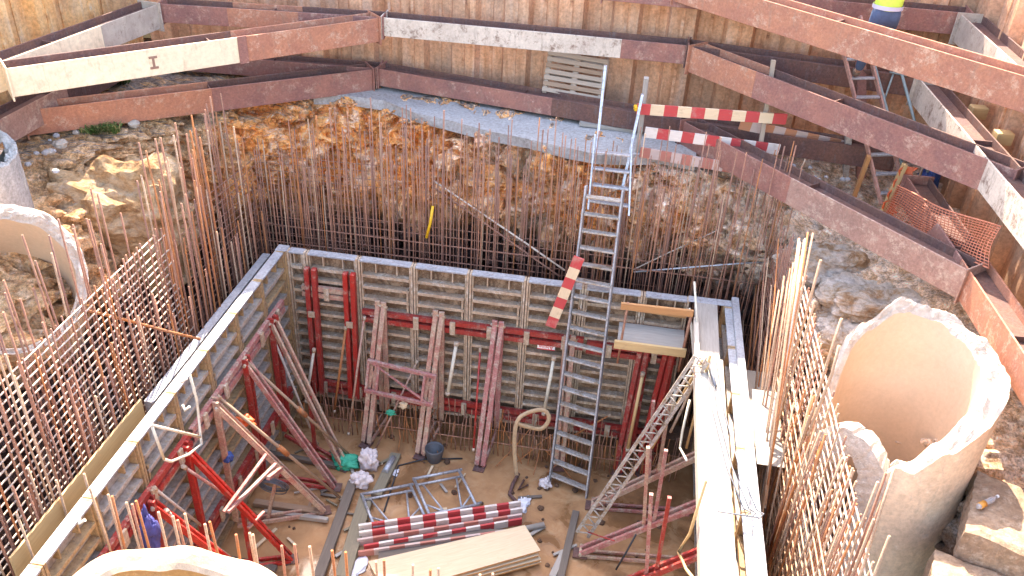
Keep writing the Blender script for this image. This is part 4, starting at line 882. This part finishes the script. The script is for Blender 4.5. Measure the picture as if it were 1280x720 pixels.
def wrap(b):
    p = Z(1101,270,5.0)+V((.05,-.05,0)); rows = []
    for i in range(14):
        t = i/13; rows.append([p+V((.12*t+.09*math.cos(a)+.03*math.sin(i*2+a*2), .06*t+.05*math.sin(a)+.02*math.cos(i*3+a), .05+.68*t)) for a in [2*math.pi*k/12 for k in range(12)]])
    b.grid([[V((q.x, q.y, q.z)) for q in r][:7] for r in rows], 0, True)
one('net_bundle', lambda b: wrap(b), 'orange_plastic', 'bright orange bundled end of the netting wrapped round its post', 'netting').modifiers.new('t', 'SOLIDIFY').thickness = .012
def crumple(b, c, r, seed, sq=(1, 1, .7), amp=.5):
    bm = bmesh.new(); bmesh.ops.create_icosphere(bm, subdivisions=4, radius=1); n = len(b.v)
    for v in bm.verts:
        p = v.co; k = 1+amp*mnoise.fractal(p*1.5+V((seed*2.1, 0, seed)), .8, 2.2, 5); a = mnoise.noise(p*4+V((0, seed, 0))); k += .12*abs(a)
        q = V((p.x*sq[0], p.y*sq[1], p.z*sq[2]))*r*k
        b.v.append(V(c)+q)
    for f in bm.faces: b.quad([n+v.index for v in f.verts], 0, None, True)
    bm.free()
one('blue_bag', lambda b: crumple(b, Z(1156,238,5.05)+V((0,0,.15)), .17, 4, (.8,.8,1.25)), 'blue_tarp', 'crumpled blue plastic bag by the right sheet piles behind the netting', 'bag')
one('grey_bag', lambda b: crumple(b, Z(1200,245,5.0)+V((0,0,.15)), .2, 14, (.8,.8,1.1)), 'black_rubber', 'dark sack standing behind the netting beside the blue bag', 'bag')
one('leaning_stick', lambda b: b.bar(Z(1134,262,5.0), X(1155,205,8.75), .018, 6), 'timber_brown', 'pale stick leaning by the blue bag behind the netting', 'stick')
# grass tufts
def tuft(b, c, n, r, h):
    for i in range(n):
        a = R(0, 6.28); d = r*math.sqrt(R(0, 1)); p = V(c)+V((d*math.cos(a), d*math.sin(a)*.5, 0)); l = h*R(.5, 1); t = V((R(-.6,.6), R(-.6,.6), 1)).normalized(); s = V((math.cos(a), math.sin(a), 0))*R(.006,.014)
        m_ = p+t*l*.6; e = p+t*l+V((R(-.06,.06), R(-.06,.06), -.05)); k = len(b.v)
        b.v += [p-s*.6, p+s*.6, m_+s, m_-s, e]; b.quad((k, k+1, k+2, k+3), 0 if R(0,1) < .8 else 1); b.quad((k+3, k+2, k+4), 0 if R(0,1) < .8 else 1)
one('grass_tuft', lambda b: tuft(b, Z(122,163,5.2), 420, .34, .22), ['leaf_green','leaf_dry'], 'green grass tuft growing under the lower left strut above the rock', 'grass')
one('grass_tuft', lambda b: tuft(b, Z(140,106,5.2), 260, .28, .24), ['leaf_green','leaf_dry'], 'green weed tuft between the two left struts', 'grass')
one('grass_tuft', lambda b: tuft(b, Z(330,62,5.2), 90, .3, .14), ['leaf_green','leaf_dry'], 'small sparse weed tuft beneath the cream strut', 'grass')
for i, (px, py, z, r, l) in enumerate([(75,180,5.22,.09,'pale flat stone on the soil below the lower left strut'),(168,155,5.24,.08,'white stone chip right of the grass tuft'),(62,190,5.2,.07,'small stone left of the pale flat stone'),(1245,500,4.35,.17,'pale rubble stone at the edge behind the broken right pile'),(1262,515,4.35,.13,'smaller rubble stone next to the edge stone right of the broken pile'),(95,165,5.22,.05,'small dark stone near the grass tuft')]):
    one('stone', lambda b: rock_lump(b, Z(px,py,z), r, i+50), 'stone', l, 'stone')
GSN = 'small stones strewn on the back ledge'
for i in range(46):
    px, py = R(225,390), R(66,92)
    if i > 25: px, py = R(985,1060), R(195,235)
    if i > 38: px, py = R(30,75), R(165,215)
    one('pebble', lambda b: rock_lump(b, Z(px,py,5.22), R(.02,.05), i+80), 'stone_grey', 'small grey stone strewn on the dusty ledge soil by the walers', 'stone', GSN)
for p, r, sd_, sq, mt, lab in (((-1.95,-.55,4.2),.86,3,(1.05,.75,1.02),'rock_tan','big tan cream rock block bulging from the bank at left'),
    ((7.6,.15,4.45),.42,11,(1.3,.8,.7),'rock_grey','pale grey boulder right of the tall loose bars'),
    ((8.15,-.55,4.35),.5,12,(1.3,.8,.6),'rock_grey','broad grey boulder under the middle of the lowest right strut'),
    ((8.6,-1.2,4.3),.42,13,(1.2,.8,.6),'rock_grey','whitish boulder behind the top of the broken right pile'),
    ((7.75,-1.0,4.0),.40,14,(1,.9,.8),'rock_grey','dark streaked boulder between mesh and broken right pile')):
    one('boulder', lambda b: rock_lump(b, p, r, sd_+20, sq, 0, .45), mt, lab, 'boulder')
GW = 'wood scraps littering the mud'
for i in range(34):
    p = V((R(.5, 5.6), R(-2.9, -.9), F+.03)); a_ = R(0, 3.14); l = R(.05, .22); d_ = V((math.cos(a_), math.sin(a_), 0))
    one('wood_scrap', lambda b: b.beam(p-d_*l, p+d_*l, R(.02,.06), .02), random.choice(['plank_dark','plank_grey','timber_brown','ply_pale','plank_olive']), 'small scrap of wood littering the brown mud of the pit floor', 'scrap', GW)
GC = 'clods and stones in the mud'
for i in range(60): one('mud_clod', lambda b: rock_lump(b, (R(.4, 6), R(-2.9, -.5), F+.01), R(.015,.05), i+200), 'kicker', 'small dark clod lying in the mud of the pit floor', 'clod', GC)
# slabs and bottle at the lower right
def slab(b, c, x, y_, z, rz, seed):
    n = len(b.v); N = 18; a = V((math.cos(rz), math.sin(rz), 0)); d = V((-math.sin(rz), math.cos(rz), 0)); rows = []
    for i in range(N+1):
        row = []
        for j in range(N+1):
            p = V(c)+a*(x*(i/N-.5))+d*(y_*(j/N-.5)); e = min(i, N-i, j, N-j)
            row.append(p+UZ*(.03*mnoise.fractal(p*2.5, .9, 2, 5)-(.03 if e == 0 else 0))+(a*R(-.008,.008)+d*R(-.01,.01) if e == 0 else V((0,0,0))))
        rows.append(row)
    b.grid(rows, 0, False); m = N+1; edge = [(i, 0) for i in range(m)]+[(N, j) for j in range(1, m)]+[(i, N) for i in range(N-1, -1, -1)]+[(0, j) for j in range(N-1, 0, -1)]
    top = [rows[i][j] for i, j in edge]; b.grid([[p-UZ*z for p in top], [p-UZ*z*.5+V((R(-.02,.02), R(-.02,.02), 0)) for p in top], top], 1, False, True)
one('concrete_step', lambda b: slab(b, (9.3,-4.4,4.52), 2.0, .9, .35, -.38, 1), ['soil_concrete','soil_concrete'], 'upper rough concrete step at lower right carrying the small bottle', 'step')
one('concrete_step', lambda b: slab(b, (8.95,-5.15,4.22), 2.2, .75, .4, -.38, 2), ['soil_concrete','soil_concrete'], 'lower rough concrete step in the bottom right corner', 'step')
def bottle():
    p0, p1 = Z(1222,634,4.56), Z(1246,621,4.56); d = (p1-p0).normalized(); L = (p1-p0).length
    root = thing('bottle', 'small plastic bottle with orange label lying on the upper concrete step', 'bottle', p0)
    part('body', 'bottle_clear', root, lambda b: b.path([p0+d*t*L for t in (0,.06,.35,.4,.75,.88,1)], [.018,.028,.03,.028,.029,.012,.012], 12))
    part('label', 'bottle_label', root, lambda b: b.path([p0+d*t*L for t in (.08,.36)], .0312, 12)); part('cap', 'sign_white', root, lambda b: b.path([p1, p1+d*.02], .015, 10))
bottle()

# ================================================================== THINGS ON THE PIT FLOOR
f = F+.03
GF = 'striped boards lying on the pit floor'
for i, (p0, p1, z, w, st0, mats, lab) in enumerate([
    ((447,664),(650,634),.10,.20,0,['board_white','board_red'],'top red and white chequered board of the floor stack next to the steel frames'),
    ((447,678),(652,646),.07,.12,1,['board_faded','board_fadedred'],'second striped board of the floor stack, just in front of the chequered one'),
    ((455,686),(652,652),.05,.14,0,['board_white','board_red'],'third striped board of the floor stack, faded red bands'),
    ((448,694),(655,664),.03,.15,0,['board_faded','board_fadedred'],'fourth dull faded striped board between the floor stack and the plywood')]):
    def brd(b):
        if i == 0:
            (striped(b, Z(*p0,F+z)+V((.0,.055,.012)), Z(*p1,F+z)+V((.0,.055,.012)), .035, .105, UZ.cross(V((1,0,0)))*-1, 13, 0, 1, 1), striped(b, Z(*p0,F+z)+V((.04,-.055,0)), Z(*p1,F+z)+V((.04,-.055,0)), .035, .11, UZ.cross(V((1,0,0)))*-1, 13, 0, 1, 1))
        else: striped(b, Z(*p0,F+z), Z(*p1,F+z), .03, w, V((0,1,0)), 11, 0, 1, st0)
    one('barrier_board', brd, mats, lab, 'barrier board', GF)
tag(rod('loose_timber', Z(560,682,F+.06), Z(680,656,F+.06), .045, 'plank_grey', None, 0), 'grey squared timber end sticking out beside the plywood stack', 'timber')
ply = [('topmost', 0), ('second', 1), ('third', 2), ('lowest', 3)]
for nm, k in ply:
    z = F+.27-.06*k
    q = [Z(459,700,F+.27), Z(657,656,F+.27), Z(674,688,F+.27), Z(482,742,F+.27)]
    q = [V((p.x+R(-.03,.03)+.015*k, p.y-.01*k+R(-.02,.02), z)) for p in q]
    def sh(b):
        n = len(b.v); b.v += [p for p in q]+[p-UZ*.032 for p in q]
        L = (q[1]-q[0]).length; W = (q[3]-q[0]).length
        b.quad((n+3, n+2, n+1, n), 0, [(0, W), (L, W), (L, 0), (0, 0)]); b.quad((n+4, n+5, n+6, n+7), 0)
        for i in range(4): j = (i+1)%4; b.quad((n+i, n+j, n+4+j, n+4+i), 1, [(0, 0), (L, 0), (L, .03), (0, .03)])
    one('plywood_sheet', sh, ['ply_pale','timber_orange'], nm+' plywood sheet of the stack lying on the pit floor', 'plywood', 'plywood stack on the floor', .003)
one('support_block', lambda b: b.box(V((3.1,-2.45,F+.03)), 1.9, .5, .06, .22), 'plank_dark', 'dark bearer timber under the plywood stack', 'timber')
# scaffold frames
def sframe(b, c, ex, ey):
    T = lambda u, v, h=0: c+ex*u+ey*v+UZ*h
    for v in (0, 1): b.bar(T(-.03, v), T(1.03, v), .022, 8)
    for u in (0, .96): b.bar(T(u, 0), T(u, 1), .022, 8)
    b.bar(T(0, .82), T(.96, .82), .018, 8)
    for s in ((.05,1,.34,.0),(.62,1,.92,.0)): pass
    b.bar(T(.0, .28), T(.3, 0), .015, 6); b.bar(T(.96, .28), T(.66, 0), .015, 6); b.bar(T(.3, .0), T(.12, .82), .015, 6); b.bar(T(.66, 0), T(.84, .82), .015, 6)
A_, B_, C_, D_ = Z(452,618,F+.1), Z(576,582,F+.1), Z(594,632,F+.1), Z(468,658,F+.1)
Mt, Mb = lerp(A_, B_, .49), lerp(D_, C_, .51)
one('tube_frame', lambda b: sframe(b, D_+UZ*.0, (Mb-D_), (A_-D_)), 'galvanised', 'left galvanised scaffold frame lying on the mud by the white bags', 'scaffold frame', 'scaffold frames on the floor')
one('tube_frame', lambda b: sframe(b, Mb+V((.04,0,.03)), (C_-Mb), (Mt-Mb)), 'galvanised', 'right galvanised scaffold frame lying on the mud behind the chequered board', 'scaffold frame', 'scaffold frames on the floor')
tag(rod('scaffold_tube', Z(545,648,F+.04), Z(602,628,F+.05), .022, 'galvanised', None, 0), 'loose galvanised tube in front of the right scaffold frame', 'tube')
# dark timbers
for p0, p1, w, mt, lab in (((441,603),(398,722),.14,'plank_dark','dark wet plank on the floor from the white bag to the lower picture edge'), ((458,622),(428,722),.2,'plank_olive','broad olive muddy plank beside the dark wet one'), ((495,568),(470,620),.16,'plank_olive','muddy plank end behind the scaffold frame'), ((720,640),(700,725),.10,'plank_dark','dark timber lying on the mud right of the plywood'), ((705,690),(690,722),.09,'plank_grey','short grey timber end at the lower edge right of the plywood'), ((300,560),(420,582),.08,'plank_dark','dark timber lying under the far left props'), ((318,628),(400,640),.1,'timber_brown','brown floor timber under the dusty prop foot'), ((330,640),(410,650),.06,'plank_grey','thin grey floor timber beside the brown one'), ((240,690),(345,712),.1,'plank_dark','dark floor timber beneath the bright red prop')):
    one('timber_plank', lambda b: b.beam(Z(*p0,F+.05), Z(*p1,F+.06), w, .07), mt, lab, 'timber', None, .005)
tag(rod('loose_timber', Z(492,572,F+.09), Z(481,590,F+.1), .05, 'galvanised', None, 0), 'grey tube end lying on the muddy plank behind the scaffold frame', 'tube')
one('green_cloth', lambda b: crumple(b, Z(432,577,F+.08), .17, 21, (1.1,.75,.7), .6), 'green_cloth', 'crumpled bright green cloth at the foot of the farthest left prop', 'cloth')
one('white_bag', lambda b: crumple(b, Z(461,576,F+.12), .17, 22, (.85,.7,1.1), .6), 'white_bag', 'larger pinkish white bag standing behind the smaller one on the dark timbers', 'bag')
one('white_bag', lambda b: crumple(b, Z(450,601,F+.08), .15, 23, (.95,.8,.8), .6), 'white_bag', 'smaller white bag lying at the end of the dark plank', 'bag')
one('orange_cloth', lambda b: crumple(b, X(306,526,.35), .09, 25, (1.2,.7,.8), .6), 'orange_plastic', 'small orange rag stuck between the left formwork and a prop', 'cloth')
one('blue_rag', lambda b: crumple(b, X(285,571,.25), .07, 26, (.8,.8,1), .6), 'blue_tarp', 'small blue rag beside the dusty left prop', 'cloth')
one('green_rag', lambda b: crumple(b, Y(488,516,-.6), .06, 27, (1.2,.6,.7), .7), 'green_cloth', 'small green scrap hanging on the starter bars', 'cloth')
one('glove', lambda b: crumple(b, Y(504,506,-.6), .06, 28, (.9,.6,1.1), .8), 'board_cream', 'yellowish work glove stuck on a starter bar', 'glove')
one('blue_jacket', lambda b: crumple(b, X(187,665,.3), .2, 29, (.45,.42,1.35), .7), 'blue_cloth', 'dark blue jacket hanging on the left formwork waler near the pile head', 'jacket')
one('rag', lambda b: crumple(b, Z(682,604,F+.06), .1, 31, (.8,.8,.7), .8), 'white_bag', 'dirty white rag at the foot of the long ladder', 'cloth')
one('paper_scrap', lambda b: crumple(b, Z(654,630,F+.02), .13, 32, (.7,1,.18), .8), 'paper', 'pale scrap beside the right end of the chequered board', 'paper')
one('plastic_sheet', lambda b: crumple(b, Z(440,712,F+.02), .2, 34, (.6,1,.1), .8), 'paper', 'pale plastic sheet on the floor between olive plank and plywood', 'sheet')
one('paper_scrap', lambda b: crumple(b, Z(490,590,F+.02), .1, 35, (.9,.6,.12), .8), 'paper', 'pale scrap behind the left scaffold frame', 'paper')
def coil(b, c, r):
    for k in range(9):
        rr = r*R(.82,1.08); o = V((R(-.03,.03), R(-.03,.03), R(-.02,.02)))
        b.path([c+o+V((rr*math.cos(t), rr*.35*math.sin(t)*-1, rr*.92*math.sin(t))) for t in [2*math.pi*i/28 for i in range(28)]], .007, 5, 0, True)
one('wire_coil', lambda b: coil(b, Z(341,607,1.55), .19), 'wire_grey', 'coil of dark wire hanging on the dusty left prop', 'wire')
# webbing sling by the ladder
def strap(b, pts, w):
    pts = [V(p) for p in pts]; sm = []
    for i in range(len(pts)-1):
        for k in range(6): sm.append(cat(pts, i+k/6))
    sm.append(pts[-1]); rows = []
    for i, p in enumerate(sm):
        d = (sm[min(i+1, len(sm)-1)]-sm[max(i-1, 0)]).normalized(); s = d.cross(V((0, -1, .25))).normalized()
        rows.append([p-s*w, p+s*w])
    b.grid(rows, 0, True)
o = one('webbing_sling', lambda b: strap(b, [Y(646,598,-1.0),Y(643,560,-.95),Y(646,528,-.9),Y(660,516,-.8),Y(680,513,-.75),Y(686,524,-.75),Y(677,536,-.78),Y(660,534,-.85),Y(647,530,-.9)], .03), 'webbing', 'pale brown webbing sling looped over bars left of the ladder foot', 'sling'); o.modifiers.new('t', 'SOLIDIFY').thickness = .012
one('chain_sling', lambda b: (b.path([Z(648,592,F+.06),Z(641,605,F+.04),Z(637,618,F+.03),Z(646,628,F+.03)], .028, 8), b.path([Z(655,600,F+.05),Z(648,612,F+.04),Z(660,606,F+.04)], .018, 8)), 'rust_dark', 'dark hose end lying on the mud below the webbing sling', 'hose')
one('cable', lambda b: b.path([Z(480,640,F+.02),Z(498,582,F+.02),Z(530,574,F+.02),Z(578,573,F+.02)], .012, 6), 'black_rubber', 'dark thin cable on the mud behind the scaffold frames', 'cable')
# lattice girder leaning towards the right wall
def lattice(b):
    p0, p1 = Z(728,668,F+.1), V((6.02,-1.75,4.05)); d = (p1-p0).normalized(); s = d.cross(V((0,-1,.3))).normalized()*.085; n = 20
    for q in (-1, 1): b.beam(p0+s*q, p1+s*q, .04, .03, V((0,-1,.3)))
    for i in range(n):
        a, c = lerp(p0, p1, i/n), lerp(p0, p1, (i+.5)/n); e = lerp(p0, p1, (i+1)/n)
        b.bar(a-s, c+s, .011, 6); b.bar(c+s, e-s, .011, 6)
one('lattice_girder', lattice, 'aluminium_muddy', 'long pale lattice girder leaning from the mud up to the right formwork', 'girder')
GT = 'slim battens leaning on the right wall head'
for k, (a, c) in enumerate((((800,560),(890,436)),((815,560),(889,448)),((838,540),(886,455)),((858,560),(884,450)))):
    tag(rod('slim_batten', Y(*a,-1.5+R(-.1,.1)), V((6.02+.03*k,-1.62-.05*k,4.02+R(-.1,.12))), .018, 'timber_yellow' if k%2 else 'rebar_bright', None, .01), 'slim pale batten leaning with its tip over the far end of the white plank', 'batten', GT)
one('white_bar', lambda b: (b.bar(Y(868,352,-.35), Y(873,430,-.9), .016, 8), b.bar(Y(862,385,-.4), Y(868,460,-.9), .014, 8)), 'white_pole', 'two joined white tubes standing at the right end of the small platform', 'tube')
one('yellow_hook', lambda b: b.path([X(883,600,5.95), X(862,668,5.92), X(848,690,5.9), X(858,712,5.88), X(866,722,5.88)], .016, 6), 'timber_yellow', 'bent yellowish bar hooked over the inner edge of the right formwork', 'hook')
one('yellow_hook', lambda b: b.path([X(862,500,5.93), X(853,540,5.9), X(850,560,5.9), X(858,575,5.88)], .015, 6), 'white_pole', 'bent cream bar at the inner edge of the right formwork near the lattice girder', 'hook')
one('black_cable', lambda b: b.path([Z(735,665,F+.3), Z(755,672,F+.4), Z(768,676,F+.5)], .01, 5), 'red_fresh', 'short red cable near the red prop foot at lower right', 'cable')
# white guardrail frame hooked to the left formwork
def guard(b):
    w = .55; P = lambda x, y: X(x, y, w)
    b.path([P(237,468), P(246,500), P(252,555), P(236,568), P(214,577), P(205,574)], .015, 8)
    b.bar(P(188,531), P(250,546), .015, 8); b.bar(P(190,533), P(205,574), .015, 8)
    for a, c in ((P(237,508), P(236,512)), (P(233,473), P(228,476))): b.path([a, a+V((-.05,-.02,-.05)), a+V((-.09,.02,-.01))], .015, 6)
one('guardrail_bracket', guard, 'white_pole', 'white tubular guardrail bracket hooked on the left formwork above the bright red prop', 'bracket')
one('white_hook', lambda b: b.path([X(96,636,.2), X(100,655,.25), X(106,650,.3)], .018, 6), 'white_pole', 'small white hook on the near left formwork behind the upright bars', 'hook')

# ================================================================== WORKER on the old ladder (back to the camera)
def skin(name, verts, edges, mat, parent, root=0, sub=2, label=None):
    me = bpy.data.meshes.new(name); off = parent_loc(parent)
    me.from_pydata([tuple(V(v[:3])-off) for v in verts], edges, []); o = bpy.data.objects.new(name, me); COL.objects.link(o); o.parent = parent
    o.modifiers.new('s', 'SKIN'); me.materials.append(MATS[mat])
    for i, v in enumerate(verts): sv = me.skin_vertices[0].data[i]; sv.radius = (v[3], v[4] if len(v) > 4 else v[3]); sv.use_root = (i == root)
    md = o.modifiers.new('d', 'SUBSURF'); md.levels = sub; md.render_levels = sub
    for m_ in o.modifiers:
        if m_.type == 'SKIN': m_.use_smooth_shade = True
    if label: o['label'] = label
    return o
def worker():
    # ladder line at a given height
    def lad(z, s=.18): t = (z-g0)/(btop.z-g0); p = lerp(bl0, btop, t); return V((p.x+s, p.y+.04, z))
    fz = 6.56; base = lad(fz); c = base+V((0,-.36,0)); x, y = c.x, c.y; z = fz
    root = thing('person', 'worker in yellow green high visibility vest and blue trousers climbing the old ladder', 'person', (x, y, z))
    fl, fr = lad(fz, .08), lad(fz+.27, .28)
    hl, hr = lad(fz+1.45, -.02), lad(fz+1.7, .38)
    body = [(x,y,z+.92,.115,.09),(x,y,z+1.08,.10,.075),(x,y+.02,z+1.28,.12,.08),(x,y+.04,z+1.42,.12,.08),(x,y+.05,z+1.5,.055),(x,y+.07,z+1.6,.075,.09),(x,y+.075,z+1.72,.075,.085),
            (x-.19,y+.04,z+1.4,.055),(x-.29,y-.02,z+1.17,.043),(hl.x,hl.y-.07,hl.z-.06,.03),(hl.x,hl.y-.02,hl.z,.036,.03),
            (x+.19,y+.04,z+1.4,.055),(x+.30,y-.0,z+1.2,.043),(hr.x+.02,hr.y-.1,hr.z-.2,.03),(hr.x,hr.y-.03,hr.z-.12,.036,.03),
            (x-.1,y,z+.84,.085),(x-.1,y+.08,z+.47,.06),(fl.x,fl.y-.14,z+.1,.042),(fl.x,fl.y-.02,z+.05,.04),
            (x+.1,y,z+.84,.085),(x+.12,y+.16,z+.66,.06),(fr.x,fr.y-.16,fr.z+.1,.042),(fr.x,fr.y-.03,fr.z+.05,.04)]
    skin('body', body, [(0,1),(1,2),(2,3),(3,4),(4,5),(5,6),(3,7),(7,8),(8,9),(9,10),(3,11),(11,12),(12,13),(13,14),(0,15),(15,16),(16,17),(17,18),(0,19),(19,20),(20,21),(21,22)], 'skin', root)
    tr = [(x,y,z+.93,.165,.135)]+[(a[0],a[1],a[2],a[3]+.018) for a in (body[15],body[16],body[17],body[19],body[20],body[21])]
    tr.append((x,y,z+1.08,.165,.135))
    skin('trousers', tr, [(7,0),(0,1),(1,2),(2,3),(0,4),(4,5),(5,6)], 'trousers_blue', root)
    skin('vest', [(x,y,z+.93,.185,.155),(x,y,z+1.08,.185,.15),(x,y+.02,z+1.26,.195,.15),(x,y+.04,z+1.41,.17,.12)], [(0,1),(1,2),(2,3)], 'vest_yellow', root)
    skin('shirt', [(x,y,z+.98,.165,.135),(x,y+.02,z+1.2,.165,.13),(x,y+.04,z+1.42,.15,.10),(x-.19,y+.04,z+1.4,.07),(x-.27,y-.01,z+1.22,.058),(x+.19,y+.04,z+1.4,.07),(x+.28,y,z+1.25,.058)], [(0,1),(1,2),(2,3),(3,4),(2,5),(5,6)], 'shirt', root)
    for zz in (.99, 1.16): part('reflective_band', 'vest_stripe', root, lambda b: b.grid([[V((x+(.19)*math.cos(t), y+.01+.156*math.sin(t), z+zz+h)) for t in [2*math.pi*k/28 for k in range(28)]] for h in (0, .05)], 0, True, True))
    for f_ in (fl, fr): skin('boot', [(f_.x,f_.y-.12,f_.z+.1,.05),(f_.x,f_.y-.1,f_.z+.045,.05),(f_.x,f_.y+.08,f_.z+.035,.045,.035)], [(0,1),(1,2)], 'boot', root)
    for h_, s in ((hl, -1), (V((hr.x, hr.y, hr.z-.1)), 1)):
        for k in range(4): skin('finger', [(h_.x+s*.0+.018*(k-1.5),h_.y-.02,h_.z+.02,.010),(h_.x+.018*(k-1.5),h_.y+.02,h_.z+.05,.009),(h_.x+.018*(k-1.5),h_.y+.05,h_.z+.03,.008)], [(0,1),(1,2)], 'skin', root, 0, 1)
        skin('thumb', [(h_.x-s*.03,h_.y-.03,h_.z-.01,.011),(h_.x-s*.045,h_.y+.0,h_.z+.015,.010),(h_.x-s*.03,h_.y+.03,h_.z+.02,.009)], [(0,1),(1,2)], 'skin', root, 0, 1)
    hc = V((x, y+.075, z+1.69))
    part('helmet', 'helmet', root, lambda b: (b.grid([[hc+V((.125*math.cos(p)*math.cos(t), .145*math.cos(p)*math.sin(t), .02+.13*math.sin(p))) for t in [2*math.pi*k/24 for k in range(24)]] for p in [math.pi/2*k/8 for k in range(9)]], 0, True, True), b.grid([[hc+V((r_*math.cos(t), r_*1.18*math.sin(t), .02)) for t in [2*math.pi*k/24 for k in range(24)]] for r_ in (.12, .145)], 0, True, True)))
    part('nose', 'skin', root, lambda b: b.path([hc+V((0,.075,-.03)), hc+V((0,.105,-.06)), hc+V((0,.08,-.075))], .014, 6))
    for s in (-1, 1): part('ear', 'skin', root, lambda b: b.path([hc+V((s*.078,.0,-.02)), hc+V((s*.09,-.01,-.045)), hc+V((s*.08,0,-.075))], .013, 6)); part('eye', 'hair', root, lambda b: b.box(hc+V((s*.03,.083,-.03)), .02, .01, .01))
    part('mouth', 'mark_brown', root, lambda b: b.box(hc+V((0,.078,-.105)), .045, .012, .008))
worker()
# ================================================================== LIGHT, SKY, CAMERA
AZ, EL = math.radians(-14), math.radians(49)
w = bpy.data.worlds.new('World'); S.world = w; w.use_nodes = True
bg = w.node_tree.nodes['Background']; sky = w.node_tree.nodes.new('ShaderNodeTexSky'); sky.sky_type = 'NISHITA'; sky.sun_disc = False
sky.sun_elevation = EL; sky.sun_rotation = AZ; sky.dust_density = 1.5
w.node_tree.links.new(sky.outputs[0], bg.inputs[0]); bg.inputs[1].default_value = .15
sd_ = V((math.sin(AZ)*math.cos(EL), math.cos(AZ)*math.cos(EL), math.sin(EL)))
ld = bpy.data.lights.new('sun', 'SUN'); ld.energy = 2.0; ld.angle = math.radians(.53); ld.color = (1, .95, .87)
lo = bpy.data.objects.new('sun', ld); COL.objects.link(lo); lo.location = (0, 0, 30); lo.rotation_euler = (-sd_).to_track_quat('-Z', 'Y').to_euler()
cd = bpy.data.cameras.new('camera'); co = bpy.data.objects.new('camera', cd); COL.objects.link(co); S.camera = co
cd.sensor_width = 36; cd.lens = CF/1280*36; cd.clip_start = .1; cd.clip_end = 2000
co.matrix_world = Matrix(((RT.x, UP.x, -FW.x, CP.x), (RT.y, UP.y, -FW.y, CP.y), (RT.z, UP.z, -FW.z, CP.z), (0, 0, 0, 1)))
S.view_settings.view_transform = 'Standard'; S.view_settings.look = 'None'; S.view_settings.exposure = 3.3; S.view_settings.gamma = 1
S.view_settings.use_white_balance = True; S.view_settings.white_balance_temperature = 7600; S.view_settings.white_balance_tint = 14
S.cycles.max_bounces = 8; S.cycles.diffuse_bounces = 4
